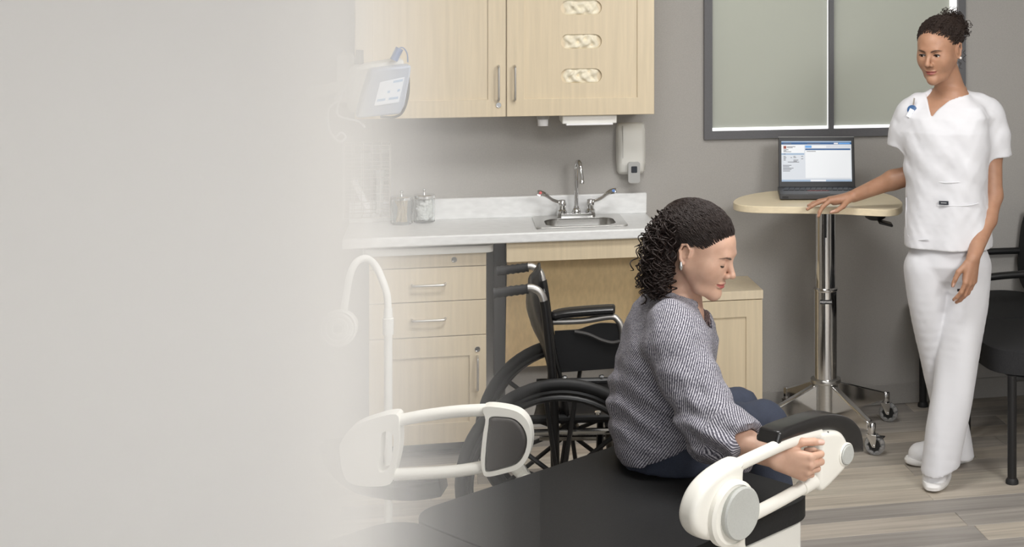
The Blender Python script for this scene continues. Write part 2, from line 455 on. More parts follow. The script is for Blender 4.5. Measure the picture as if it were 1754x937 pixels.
loops = [rrect(bx0 + i, by0 + i, bx1 - i, by1 - i, max(.06 - i * .3, .03), 8) for i, h in prof]
vs = [(q[0], q[1], ZK + prof[k][1]) for k, l in enumerate(loops) for q in l]; n = len(loops[0])
fs = [(k * n + i, (k + 1) * n + i, (k + 1) * n + (i + 1) % n, k * n + (i + 1) % n) for k in range(len(prof) - 1) for i in range(n)]
fs.append(tuple((len(prof) - 1) * n + i for i in range(n)))
mb.add(vs, fs).build('basin', 'steel', si, world=True)
fx, fy = .505, 5.617
fa = thing('faucet', 'chrome gooseneck faucet with two wing lever handles', 'faucet', (fx, fy, ZK + .0055))
z = ZK + .0058
MB().plate(rrect(fx - .077, fy - .02, fx + .077, fy + .02, .018, 6), [], .014, (0, 0, z), (1, 0, 0), (0, 1, 0)).build('base', 'chrome', fa, world=True, bevel=.005, seg=3)
sp = [(fx, fy, z + .01), (fx, fy, z + .05), (fx, fy, z + .19)] + [Vector(q) for q in arc((fx, fy - .032, z + .19), .032, 0, PI, 10, (0, 1, 0), (0, 0, 1))] + [(fx + .004, fy - .066, z + .165), (fx + .004, fy - .066, z + .15)]
sp = [Vector(q) + Vector((.012, 0, 0)) * min(1, max(0, (fy - Vector(q).y) / .064)) for q in sp]
so = MB().tube(sp, .0085, 14).build('spout', 'chrome', fa, world=True)
MB().lathe([(.017, 0), (.019, .006), (.017, .014), (.012, .02), (.0115, .028)], (fx, fy, z + .013), n=18).build('collar', 'chrome', so, world=True)
MB().lathe([(.0102, 0), (.0102, .012), (.009, .014)], (fx + .016, fy - .066, z + .138), n=14).build('aerator', 'chrome', so, world=True)
for s_, dm in ((-1, 'red_dot'), (1, 'blue_dot')):
    bxx = fx + s_ * .056
    h = MB().lathe([(.02, 0), (.02, .012), (.015, .018), (.016, .03), (.0175, .04), (.013, .054), (.006, .056)], (bxx, fy, z + .012), n=16).build('handle', 'chrome', fa, world=True)
    P = [(bxx + s_ * .008, fy - .004, z + .058), (bxx + s_ * .04, fy - .022, z + .072), (bxx + s_ * .07, fy - .03, z + .095), (bxx + s_ * .1, fy - .036, z + .103)]
    P = spline(P, 6)
    MB().tube(P, [.006 + .007 * max(0, (i / (len(P) - 1)) - .45) * 1.8 * (1 if i < len(P) - 2 else .5) for i in range(len(P))], 10, flat=((0, -1, .6), .35, 1.15)).build('lever', 'chrome', h, world=True)
    MB().lathe([(.006, 0), (.006, .002), (0, .002)], (bxx + s_ * .088, fy - .041, z + .103), (0, -1, .5), 14).build('marker', dm, h, world=True)
# sink base: apron and removable sloping knee panel
sb = thing('sink_cabinet', 'maple sink base with apron and recessed knee panel behind the wheelchair', 'cabinet', (.5, W, 0))
MB().box((.219, 5.325, .737), (.787, 5.36, ZK - .0385)).build('apron', 'maple', sb, world=True, bevel=.0015)
MB().add([(.225, 5.42, .737), (.785, 5.42, .737), (.785, 5.60, .272), (.225, 5.60, .272), (.225, 5.435, .744), (.785, 5.435, .744), (.785, 5.615, .277), (.225, 5.615, .277)],
         [(0, 3, 2, 1), (4, 5, 6, 7), (0, 1, 5, 4), (1, 2, 6, 5), (2, 3, 7, 6), (3, 0, 4, 7)]).build('knee_panel', 'maple_dark', sb, world=True, smooth=False)
MB().box((.785, 5.33, .274), (.789, W - .001, ZK - .0385)).build('side_panel', 'maple', sb, world=True)
MB().box((.176, 5.43, 0), (.2185, 5.47, ZK - .0385)).build('shade_panel', 'gap_shade', sb, world=True)  # added dark sheet standing in for shade between the two cabinets
MB().box((.2, 5.47, .272), (.2185, W - .001, ZK - .0385)).build('side_panel', 'maple', sb, world=True)
# low cabinet beside the sink
lc = thing('low_cabinet', 'low maple cabinet against the wall beyond the seated woman', 'cabinet', (1.0, W - .15, 0))
l0, l1, lf, lz = .86, 1.222, 5.403, .573
MB().box((l0 + .004, lf + .02, .06), (l1 - .004, W, lz - .035)).build('body', 'maple', lc, world=True, smooth=False)
MB().box((l0, lf, lz - .034), (l1, W, lz)).build('top', 'maple_edge', lc, world=True, bevel=.0015)
shaker('door', l0 + .003, l1 - .003, .065, lz - .037, lf, lc)
MB().box((l0 + .02, lf + .06, 0), (l1 - .02, W - .01, .065)).build('plinth', 'dark_grey', lc, world=True, smooth=False)
# mobile drawer cabinet under the counter
mc = thing('drawer_cabinet', 'maple drawer cabinet with white top rolled under the counter', 'cabinet', (-.065, W - .2, 0))
a0, a1, mf = -.281, .146, 5.385
zt = .772
MB().box((a0 + .002, mf + .02, .055), (a1 - .002, W - .03, zt)).build('body', 'maple_edge', mc, world=True, smooth=False)
MB().plate(rrect(a0 - .022, mf - .03, a1 + .026, W - .01, .03, 5), [], .026, (0, 0, zt), (1, 0, 0), (0, 1, 0)).build('top', 'white_plastic', mc, world=True, bevel=.011, seg=4)
zs = [(aY(833, 455, mf).z + .002, zt - .002), (aY(833, 513, mf).z + .002, aY(833, 455, mf).z - .001), (aY(833, 573, mf).z + .002, aY(833, 513, mf).z - .001)]
for k, (za, zb) in enumerate(zs):
    d = MB().box((a0, mf, za), (a1, mf + .02, zb)).build('drawer', 'maple', mc, world=True, bevel=.0015)
    if k: bar_handle(d, -.065, (za + zb) / 2 + .003, .122, mf, False)
    else: lock(d, aY(778, 441, mf).x, (za + zb) / 2, mf)
dz = aY(833, 573, mf).z - .001
dd = shaker('door', a0, a1, .058, dz, mf, mc, .062, .075)
lock(dd, aY(818, 598, mf).x, aY(818, 598, mf).z, mf); bar_handle(dd, aY(818, 638, mf).x, aY(818, 638, mf).z, .125, mf)
MB().box((a0 + .01, mf + .05, .02), (a1 - .01, W - .05, .056)).build('plinth', 'dark_grey', mc, world=True, smooth=False)
for x_ in (a0 + .05, a1 - .05):
    for y_ in (mf + .07, W - .09): MB().lathe([(.02, -.011), (.022, -.008), (.022, .008), (.02, .011)], (x_, y_, .022), (1, 0, 0), 16).build('caster', 'black_rubber', mc, world=True)
# soap dispenser on the wall
q0, q1 = aY(1058, 212, W - .06), aY(1107, 312, W - .06)
sd = thing('soap_dispenser', 'off-white soap dispenser with grey push lever on the wall', 'dispenser', ((q0.x + q1.x) / 2, W, q1.z))
xa, xb, zb_, za_ = q0.x, q1.x, q1.z + .03, q0.z
prof = [(.0, .012), (.018, .04), (.05, .058), (.12, .066), (.18, .064), (za_ - zb_ - .018, .05), (za_ - zb_, .03)]
mb = MB(); secs = []
hh = za_ - zb_
for h, dpt in [(0, .03), (.012, .052), (.05, .066), (.12, .07), (hh - .03, .062), (hh - .008, .05), (hh, .034)]:
    ins = .010 if h in (0,) or h == hh else (.003 if h == .012 or h == hh - .008 else 0)
    secs.append([(xa + ins, W), (xa + ins, W - dpt * .55), (xa + ins + .006, W - dpt * .8), (xa + ins + .016, W - dpt * .97), ((xa + xb) / 2, W - dpt * 1.06), (xb - ins - .016, W - dpt * .97), (xb - ins - .006, W - dpt * .8), (xb - ins, W - dpt * .55), (xb - ins, W)])
hs = [0, .012, .05, .12, hh - .03, hh - .008, hh]
vs = [(x, y, zb_ + hs[k]) for k, s_ in enumerate(secs) for x, y in s_]; n = 9
fs = [(k * n + i, k * n + i + 1, (k + 1) * n + i + 1, (k + 1) * n + i) for k in range(6) for i in range(8)] + [tuple(range(8, -1, -1)), tuple(6 * n + i for i in range(9))]
MB().add(vs, fs).build('housing', 'white_shell', sd, world=True, angle=50, bevel=.003)
MB().box((xa + .02, W - .0705, zb_ + .07), (xa + .0208, W - .055, zb_ + .2)).build('seam', 'grey_plastic', sd, world=True)
xm = (xa + xb) / 2 + .006
lv = MB().plate(rrect(xm - .024, q1.z, xm + .024, q1.z + .085, .01, 5), [], .016, (0, W - .066, 0), (1, 0, 0), (0, 0, 1)).build('push_lever', 'grey_plastic', sd, world=True, bevel=.005, seg=3)
MB().plate(rrect(xm - .012, q1.z + .042, xm + .012, q1.z + .068, .003, 3), [], .003, (0, W - .0808, 0), (1, 0, 0), (0, 0, 1)).build('level_window', 'ink', lv, world=True, bevel=.001)
# jars
def jar(px, name_label, kind):
    p = aZ(px, {688: 384, 727: 379}[px], ZK); x, y = p.x, min(p.y, W - .022 - .046)
    j = thing('glass_jar', name_label, 'jar', (x, y, ZK), group='glass jars on the counter')
    r, h = .041, .104
    MB().lathe([(.001, .0005), (r - .004, .0005), (r, .005), (r, h - .012), (r - .005, h - .003), (r - .005, h), (r - .008, h), (r - .008, h - .004), (r - .004, h - .014), (r - .004, .008), (.001, .006)], (x, y, ZK), n=28).build('jar_body', 'jar_glass', j, world=True)
    l = MB().lathe([(r + .001, h - .008), (r + .002, h + .002), (r - .002, h + .006), (.012, h + .009), (.004, h + .01), (.003, h + .016), (.007, h + .021), (.0065, h + .026), (.001, h + .028)], (x, y, ZK), n=28).build('lid', 'chrome', j, world=True)
    rn = random.Random(3 + px)
    if kind == 'swab':
        mb = MB()
        for k in range(75):
            a, rr = rn.random() * 6.28, .022 * rn.random() ** .5; b = rn.random() * 6.28
            p0 = Vector((x + rr * math.cos(a), y + rr * math.sin(a), ZK + .009)); p1 = Vector((x + .027 * math.cos(b) * rn.random(), y + .027 * math.sin(b) * rn.random(), ZK + .088 + .01 * rn.random()))
            mb.tube([p0, p1], .0013, 5); mb.lathe([(.0005, 0), (.0025, .003), (.0025, .010), (.0005, .014)], p1 - (p1 - p0).normalized() * .006, p1 - p0, 6)
        o = mb.build('swabs', 'swab', j, world=True); o['kind'] = 'stuff'
    else:
        mb = MB()
        for k in range(130):
            a, rr = rn.random() * 6.28, .0265 * rn.random() ** .5
            c = Vector((x + rr * math.cos(a), y + rr * math.sin(a), ZK + .018 + .066 * rn.random()))
            mb.lathe([(.0105 * math.sin(PI * q / 6), -.0105 * math.cos(PI * q / 6)) for q in range(7)], c, (rn.random() - .5, rn.random() - .5, 1), 8)
        o = mb.build('cotton_balls', 'cotton', j, world=True); o['kind'] = 'stuff'
jar(688, 'glass jar of cotton swabs with steel lid beside the wire basket', 'swab')
jar(727, 'glass jar packed with cotton balls under a steel lid', 'ball')

# ================================================================ vital signs monitor, basket (against the back wall, behind the added beige fade)
MY = W - .52
vm = thing('vital_signs_monitor', 'pale blue vital signs monitor tilted on its bracket beside the wall cabinet', 'monitor', aY(640, 205, MY))
def mpl(px, py, dep=0.):                                # point on the tilted screen plane, pushed back by dep
    return aY(px, py, MY - .05 + (py - 150) * .0006 - (px - 655) * .0004) + Vector((-.25, .95, .12)) * dep
def slab(name, m, pts, d0, d1, par, bevel=.004):
    n = len(pts); vs = [mpl(x, y, d0) for x, y in pts] + [mpl(x, y, d1) for x, y in pts]
    fs = [tuple(range(n - 1, -1, -1)), tuple(range(n, 2 * n))] + [(i, (i + 1) % n, n + (i + 1) % n, n + i) for i in range(n)]
    return MB().add(vs, fs).build(name, m, par, world=True, bevel=bevel)
hs_ = slab('housing', 'monitor_blue', [(636, 120), (705, 112), (703, 130), (694, 180), (686, 196), (612, 203), (622, 165)], 0, .055, vm, .008)
slab('rear_shell', 'white_shell', [(628, 118), (700, 106), (690, 180), (606, 200), (604, 150), (612, 122)], .055, .13, vm, .012)
sc_ = slab('screen', 'scr_grey', [(651, 141), (693, 132), (683, 175), (641, 181)], -.002, .004, hs_, .001)
for a, b in (((674, 140), (690, 137)), ((646, 172), (660, 170)), ((666, 169), (682, 167)), ((664, 157), (668, 157)), ((681, 155), (685, 154))):
    slab('readout', 'scr_bar', [(a[0], a[1] - 2), (b[0], b[1] - 2), (b[0] - 1, b[1] + 2), (a[0] - 1, a[1] + 2)], -.004, -.002, sc_, 0)
slab('readout', 'scr_grey', [(642, 177), (683, 171), (682, 175), (641, 181)], -.004, -.002, sc_, 0)
p = mpl(686, 101, .05)
co = MB().tube([p + Vector((-.012, 0, -.012)), p + Vector((.008, 0, .03))], .014, 12).build('connector', 'connector_blue', vm, world=True)
MB().tube([Vector(q) for q in spline([p + Vector((.008, 0, .032)), p + Vector((.022, 0, .03)), p + Vector((.034, 0, .01)), p + Vector((.036, .01, -.02))], 6)], .0022, 6).build('tether', 'connector_blue', co, world=True)
p = mpl(627, 105, .12); MB().tube([p + Vector((0, 0, -.03)), p + Vector((.002, 0, .022))], [.017, .013], 10).build('knob', 'dark_grey', vm, world=True)
MB().tube([mpl(x, y, .03) for x, y in spline([(703, 135), (702, 165), (694, 192), (680, 203), (655, 203)], 6)], .005, 8).build('trim_strip', 'dark_grey', vm, world=True)
MB().tube([mpl(620, 160, .13), mpl(600, 165, .2), Vector((-.52, W - .02, 1.36))], .02, 10).build('bracket', 'white_shell', vm, world=True)
MB().tube([mpl(x, y, .12) for x, y in spline([(607, 150), (590, 190), (592, 210), (625, 219), (637, 230)], 8)], .0042, 8).build('cable', 'card_white', vm, world=True)
MB().tube([mpl(x, y, .13) for x, y in spline([(590, 185), (574, 200), (576, 235), (592, 255), (604, 248), (596, 240), (585, 250)], 8)], .0042, 8).build('cable', 'card_white', vm, world=True)
# sharps style box on the wall behind it
bx_ = thing('wall_box', 'white box with rounded cover fixed behind the monitor', 'box', aY(585, 160, W - .1))
a, b = aY(576, 93, W - .12), aY(604, 162, W - .12)
MB().box((a.x, W - .12, b.z), (b.x, W, a.z)).build('housing', 'white_plastic', bx_, world=True, bevel=.015, seg=3)
MB().box((a.x - .008, W - .125, b.z - .03), (b.x + .004, W, b.z - .002)).build('tray', 'white_shell', bx_, world=True, bevel=.006)
# wire basket
BY = W - .16
a, b = aY(587, 250, BY), aY(667, 372, BY)
wb = thing('wire_basket', 'chrome wire basket holding a coiled cord above the counter end', 'basket', ((a.x + b.x) / 2, BY, b.z))
yb = W - .03
zs_ = [b.z + (a.z - b.z) * k / 9 for k in range(10)]
for k, z in enumerate(zs_):
    MB().tube([(a.x, BY, z), (b.x, BY, z), (b.x, yb, z), (a.x, yb, z)], .0022 if k in (0, 9) else .0014, 6, closed=True).build('wire', 'brushed', wb, world=True)
for k in range(6):
    x = a.x + (b.x - a.x) * k / 5
    MB().tube([(x, BY, a.z), (x, BY, b.z), (x, yb, b.z), (x, yb, a.z)], .0014, 6).build('wire', 'brushed', wb, world=True)
for k in range(1, 4):
    y = BY + (yb - BY) * k / 4
    MB().tube([(a.x, y, a.z), (a.x, y, b.z), (b.x, y, b.z), (b.x, y, a.z)], .0014, 6).build('wire', 'brushed', wb, world=True)
cc = aY(625, 340, BY + .05)
mbc = MB(); pts = []
for k in range(240):
    s_ = k / 239; ang = s_ * 2 * PI * 20
    ce = Vector((cc.x - .04 + .055 * s_, BY + .05, cc.z + .07 - .12 * s_))
    pts.append(ce + Vector((.012 * math.cos(ang), .012 * math.sin(ang), 0)))
mbc.tube(pts, .0026, 6)
tag(mbc.build('coiled_cord', 'card_white'), 'white coiled cord lying inside the wire basket', 'cord')
cu2 = aY(650, 300, BY + .095)
kc = thing('probe_holder', 'grey tapered probe cup standing in the wire basket', 'holder', (cu2.x, BY + .095, b.z + .004))
MB().lathe([(.014, b.z + .004), (.016, cu2.z - .01), (.024, cu2.z + .005), (.024, cu2.z + .022), (.02, cu2.z + .022), (.012, cu2.z)], (cu2.x, BY + .095, 0), n=20).build('cup', 'grey_plastic', kc, world=True)

# ================================================================ exam lamp
lt = 4.35
pb = aT(665, 850, lt); lx, ly = pb.x, pb.y
el = thing('exam_lamp', 'white gooseneck exam lamp standing behind the exam table arm', 'lamp', (lx, ly, 0))
MB().lathe([(.17, 0), (.17, .02), (.15, .035), (.03, .05), (.02, .07)], (lx, ly, 0), n=30).build('base', 'white_shell', el, world=True)
z0_, z1_ = .06, aT(665, 570, lt).z
MB().tube([(lx, ly, z0_), (lx, ly, z1_)], .0125, 16).build('pole', 'white_plastic', el, world=True)
MB().tube([(lx, ly, z1_ - .005), (lx, ly, z1_ + .045), (lx, ly, z1_ + .046), (lx, ly, z1_ + .075)], [.0165, .0165, .0135, .0125], 16).build('collar', 'white_plastic', el, world=True)
gp = [(665, 535), (663, 505), (655, 480), (645, 458), (633, 445), (621, 443), (609, 451), (600, 470), (594, 500), (590, 525), (589, 540)]
gp = [(a, b, lt - .1 * max(0, (640 - a) / 50)) for a, b in gp]
MB().tube([aT(*q) for q in spline(gp, 5)], .011, 12).build('gooseneck', 'white_plastic', el, world=True)
hc = aT(583, 560, lt - .12); ax = (aT(566, 572, lt - .3) - hc).normalized()
hd = MB().lathe([(.012, -.062), (.034, -.055), (.048, -.035), (.052, 0), (.053, .03), (.055, .034), (.055, .046), (.05, .05), (.047, .046), (.044, .046), (.042, .05), (.036, .05), (.034, .044), (.03, .044), (.028, .049), (.018, .05), (.016, .045), (.001, .045)], hc, ax, 32).build('head', 'white_shell', el, world=True)
MB().lathe([(.012, .0455), (.012, .0475), (.001, .049)], hc, ax, 20).build('lens', 'disc_grey', hd, world=True)

# ================================================================ exam table
BD, BN = Vector((.80, .60, 0)), Vector((-.60, .80, 0))
BO = Vector((.723, 3.703, 0)); BZ = .47; HW = .335
et = thing('exam_table', 'black upholstered exam table with white base and swing-up side arms', 'exam table', BO, math.atan2(.60, .80))
EI = mw(et).inverted()
sec = []
# cushion: long rounded slab, foot end rounded in plan
def cushion(x0, x1, name):
    o = rrect(x0, -HW, x1, HW, .09, 8)
    return MB().plate(o, [], .052, (0, 0, BZ - .052), (1, 0, 0), (0, 1, 0)).build(name, 'black_vinyl', et, bevel=.02, seg=5)
cushion(-.78, .0, 'seat_cushion'); cushion(-1.5, -.785, 'back_cushion')
MB().box((-.76, -HW + .012, .045), (-.055, HW - .012, BZ - .053)).build('base', 'white_shell', et, bevel=.012, seg=3)
MB().box((-.5, -HW + .004, .06), (-.16, -HW + .014, .37)).build('base_panel', 'white_shell', et, bevel=.006)
MB().box((-.9, -HW + .08, 0), (.02, HW - .08, .05)).build('foot_plate', 'white_shell', et, bevel=.01)
MB().box((-1.42, -HW + .06, BZ - .09), (-.76, HW - .06, BZ - .053)).build('back_support', 'white_shell', et, bevel=.006)
MB().box((-1.35, -.2, .045), (-.74, .2, BZ - .13)).build('rear_housing', 'white_shell', et, bevel=.02)

def plane_map(p, n):
    return lambda x, y, off=0.: aP(x, y, p, n) + n * off
def puff(outline, f, w0, w1, name, m, par, r, seg=5):
    """closed outline (read on the arm's plane) extruded from depth w0 to w1 with rolled edges of radius r"""
    P = [f(x, y, 0) for x, y in outline]; org = P[0]; ux = BU[f]; uz = Vector((0, 0, 1)); nn = ux.cross(uz)
    L = np.array([((p - org).dot(ux), (p - org).dot(uz)) for p in P]); n = len(L)
    # even spacing
    d = np.r_[0, np.cumsum(np.linalg.norm(np.roll(L, -1, 0) - L, axis=1))]; N = max(40, int(d[-1] / .006)); Lc = np.vstack([L, L[:1]])
    q = np.linspace(0, d[-1], N, endpoint=False); L = np.stack([np.interp(q, d, Lc[:, i]) for i in (0, 1)], 1); n = N
    if (L[:, 0] * np.roll(L[:, 1], -1) - np.roll(L[:, 0], -1) * L[:, 1]).sum() < 0: L = L[::-1]
    tg_ = np.roll(L, -2, 0) - np.roll(L, 2, 0); nr = np.stack([-tg_[:, 1], tg_[:, 0]], 1); nr /= np.linalg.norm(nr, axis=1)[:, None] + 1e-9
    loops = []
    for k in range(seg + 1):
        a_ = PI / 2 * k / seg; loops.append((r * (1 - math.sin(a_)), w0 + r * (1 - math.cos(a_))))
    loops += [(i_, w0 + w1 - d_) for i_, d_ in reversed(loops)]
    vs, fs = [], []
    for ins, dep in loops:
        for (x, y), (a_, b_) in zip(L, nr): vs.append(org + ux * (x + a_ * ins) + uz * (y + b_ * ins) + nn * dep)
    K = len(loops)
    for k in range(K - 1):
        for i in range(n): fs.append((k * n + i, k * n + (i + 1) % n, (k + 1) * n + (i + 1) % n, (k + 1) * n + i))
    for k, rev in ((0, True), (K - 1, False)):
        ins = loops[k][0]
        for t in tessellate_polygon([[Vector((x + a_ * ins, y + b_ * ins, 0)) for (x, y), (a_, b_) in zip(L, nr)]]):
            p_, q_, r_ = (L[i] for i in t)
            ccw = (q_[0] - p_[0]) * (r_[1] - p_[1]) - (q_[1] - p_[1]) * (r_[0] - p_[0]) > 0
            t = tuple(k * n + i for i in t); t = t if ccw != rev else tuple(reversed(t)); fs.append(t)
    return MB().add(vs, fs).build(name, m, par, world=True, angle=60)
def ribbon(outer, inner, f, w0, w1, name, m, par, bevel=.004, seg=5):
    return puff(list(outer) + list(reversed(inner)), f, w0, w1, name, m, par, bevel, seg)
def blob(outline, f, w0, w1, name, m, par, bevel=.015, seg=4, hole=None):
    """closed outline extruded between two depths, with a hole if given"""
    if not hole: return puff(outline, f, w0, w1, name, m, par, bevel, seg)
    base = [[f(x, y, 0) for x, y in l] for l in (outline, hole)]
    org = base[0][0]; ux = BU[f]; uz = Vector((0, 0, 1)); nn = ux.cross(uz)
    L2 = [[((p - org).dot(ux), (p - org).dot(uz)) for p in l] for l in base]
    return MB().plate(L2[0], L2[1:], w1 - w0, org + nn * w0, ux, uz).build(name, m, par, world=True, bevel=bevel, seg=seg)
BU = {}
# ---- arm on the camera side of the table; outlines traced on the arm's own upright plane
pr = BO + BN * (-HW - .06)
fR = plane_map(pr, -BN); BU[fR] = BD                    # BD x Z = -BN : towards the camera
arm = MB().tube([fR(x, y) for x, y in spline([(1262, 797), (1300, 779), (1350, 757), (1402, 742)], 6)], .0155, 14).build('side_arm', 'white_rail', et, world=True)
MB().tube([fR(x, y) for x, y in spline([(1270, 890), (1300, 876), (1340, 855), (1382, 831)], 6)], .0155, 14).build('rail', 'white_rail', arm, world=True)
MB().tube([fR(x, y) for x, y in spline([(1373, 836), (1385, 829), (1402, 819)], 4)], [.0185] * 9, 14).build('collar', 'white_rail', arm, world=True)
blob(spline([(1262, 784), (1230, 798), (1200, 823), (1182, 852), (1174, 885), (1180, 908), (1196, 921), (1216, 923), (1240, 917), (1262, 903), (1264, 860), (1263, 815)], 4, True), fR, -.03, .026, 'end_housing', 'white_rail', arm, .018, 5)
blob(spline([(1398, 740), (1415, 735), (1431, 738), (1441, 752), (1446, 775), (1440, 797), (1425, 815), (1404, 836), (1396, 838), (1392, 825), (1394, 790), (1396, 760)], 4, True), fR, -.03, .022, 'grip_housing', 'white_rail', arm, .014, 4)
nC = -BN
c = fR(1243, 871, .024)
kb = MB().lathe([(.075, -.004), (.074, .014), (.066, .019), (.0655, .015), (.06, .015)], c + (BD * -.014), nC, 40).build('knob_ring', 'white_rail', arm, world=True)
MB().lathe([(.058, .012), (.0595, .026), (.056, .03), (.03, .0295), (.02, .028), (.001, .028)], c, nC, 40).build('knob', 'disc_grey', arm, world=True)
c = fR(1437, 775, .02)
MB().lathe([(.029, -.004), (.029, .004), (.026, .007), (.0255, .003)], c, nC, 28).build('knob_ring', 'white_rail', arm, world=True)
MB().lathe([(.0245, 0), (.0245, .008), (.022, .0105), (.001, .0105)], c, nC, 28).build('knob', 'disc_grey', arm, world=True)
po = spline([(1330, 739), (1345, 731), (1370, 722), (1398, 713), (1425, 709), (1452, 715), (1469, 732), (1475, 755), (1475, 774)], 5)
pi_ = spline([(1324, 763), (1335, 758), (1358, 750), (1396, 739), (1416, 737), (1431, 742), (1441, 754), (1446, 766), (1448, 776)], 5)
ribbon(po, pi_, fR, -.058, .012, 'arm_pad', 'black_pad', arm, .0115, 5)
MB().tube([fR(1256, 900, 0), fR(1262, 937, -.01), aP(1275, 1010, pr + BN * .12, -BN)], .027, 16).build('post', 'white_rail', arm, world=True)
for q in (((1409, 737), (1410, 752)), ((1404, 815), (1406, 828))):
    MB().tube([fR(*q[0], .0165), fR(*q[1], .0165)], .0022, 8).build('joint_gap', 'black_plastic', arm, world=True)
# ---- arm swung out on the far side
pl_ = aT(745, 760, 3.78); nl = -FWD
fL = plane_map(pl_, nl); BU[fL] = LAT
arm = MB().tube([fL(x, y) for x, y in spline([(676, 722), (720, 713), (780, 705), (832, 702)], 6)], .0165, 14).build('side_arm', 'white_rail', et, world=True)
MB().tube([fL(x, y) for x, y in spline([(676, 813), (720, 811), (780, 807), (832, 799)], 6)], .0165, 14).build('rail', 'white_rail', arm, world=True)
blob(spline([(682, 706), (640, 714), (606, 729), (587, 755), (586, 775), (592, 808), (606, 824), (640, 829), (672, 824), (680, 800), (687, 765), (687, 730)], 4, True), fL, -.03, .022, 'end_housing', 'white_rail', arm, .014, 4,
     hole=spline([(658, 738), (655, 768), (652, 800), (662, 803), (672, 790), (677, 760), (675, 738)], 4, True))
ring_o = spline([(830, 694), (860, 694), (890, 702), (907, 720), (913, 748), (908, 776), (893, 797), (868, 806), (836, 812), (828, 800), (826, 780), (830, 740), (834, 715)], 4, True)
ring_i = spline([(842, 711), (862, 710), (884, 714), (899, 729), (905, 750), (900, 774), (886, 791), (862, 799), (838, 804), (833, 796), (835, 760), (839, 725)], 4, True)
blob(ring_o, fL, -.022, .022, 'grip_housing', 'white_rail', arm, .006, 3, hole=ring_i)
blob(spline([(843, 712), (862, 711), (884, 715), (898, 730), (904, 750), (899, 773), (885, 790), (862, 798), (839, 803), (834, 796), (836, 760), (840, 725)], 4, True), fL, -.018, .026, 'grip_pad', 'brown_pad', arm, .01, 4)
po = spline([(546, 766), (556, 795), (575, 820), (605, 842), (645, 853), (700, 858), (740, 854), (757, 850)], 5)
pi_ = spline([(583, 764), (590, 785), (605, 806), (630, 818), (660, 824), (700, 824), (735, 822), (752, 820)], 5)
ribbon(po, pi_, fL, -.085, .012, 'arm_pad', 'black_pad', arm, .012, 4)
MB().tube([fL(876, 795, -.02), fL(897, 835, -.06), BO + BD * (-.62) + BN * .3 + Vector((0, 0, .36))], .022, 14).build('post', 'white_rail', arm, world=True)

# ================================================================ wheelchair
wt = 4.36
wo = aT(972, 800, wt); wo.z = 0
wc = thing('wheelchair', 'black folding wheelchair with spoked wheels parked behind the seated woman', 'wheelchair', wo, -PSI + .084)
WI = mw(wc).inverted()
def wl(x, y, t): return WI @ aT(x, y, t)
NEAR, FARY = -.25, .25
tn, tf = wt + NEAR, wt + FARY
def wheel(y):
    c = Vector((-.008, y, .305))
    w = MB().tube([c + Vector((math.cos(a) * .288, 0, math.sin(a) * .288)) for a in [2 * PI * k / 64 for k in range(64)]], .0175, 12, closed=True, flat=((0, 1, 0), .95, 1)).build('wheel', 'black_rubber', wc)
    MB().tube([c + Vector((math.cos(a) * .266, 0, math.sin(a) * .266)) for a in [2 * PI * k / 64 for k in range(64)]], .011, 10, closed=True).build('rim', 'black_plastic', w)
    s = -1 if y < 0 else 1
    MB().tube([c + Vector((math.cos(a) * .256, s * .032, math.sin(a) * .256)) for a in [2 * PI * k / 64 for k in range(64)]], .0088, 10, closed=True).build('hand_rim', 'black_plastic', w)
    MB().lathe([(.03, -.025), (.034, -.015), (.034, .015), (.03, .025), (.012, .028), (.012, .04), (.001, .041)], c, (0, s, 0), 20).build('hub', 'black_plastic', w)
    for k in range(6):
        a = 2 * PI * k / 6 + .52
        for q in (-1, 1):
            MB().tube([c + Vector((math.cos(a + q * .5) * .02, 0, math.sin(a + q * .5) * .02)), c + Vector((math.cos(a + q * .17) * .262, 0, math.sin(a + q * .17) * .262))], .0072, 8).build('spoke', 'black_plastic', w)
    for k in range(6):
        a = 2 * PI * k / 6 + .9
        MB().tube([c + Vector((math.cos(a) * .262, 0, math.sin(a) * .262)), c + Vector((math.cos(a) * .256, s * .03, math.sin(a) * .256))], .004, 6).build('rim_clip', 'chrome', w)
wheel(NEAR); wheel(FARY)
for y, t, top, m_ in ((NEAR + .04, tn, [(912, 498), (925, 507), (932, 530), (938, 580), (944, 640), (948, 720), (950, 830)], 'brushed'), (FARY - .04, tf, [(915, 452), (927, 462), (933, 485), (939, 530), (944, 580), (949, 640), (951, 720)], 'brushed')):
    P = [wl(a, b, t) for a, b in top]
    for p_ in P: p_.y = y
    P[0].z -= 0
    x0, z0 = P[0].x, P[0].z
    path = [Vector((x0 - .02, y, z0 + .001))] + P
    sp_ = [Vector(q) for q in spline([tuple(p_) for p_ in path], 6)]
    MB().tube(sp_[:17], .0115, 12).build('back_cane', m_, wc)
    MB().tube(sp_[16:], .0135, 12).build('cane_sleeve', 'black_leather', wc)
    g = [Vector((x0 + .0 - .115 + .1 * k / 12, y, z0 - .012 + .011 * k / 12)) for k in range(13)]
    MB().tube(g, [.0148 + .0011 * math.cos(k * PI) for k in range(13)], 12).build('push_grip', 'black_rubber', wc)
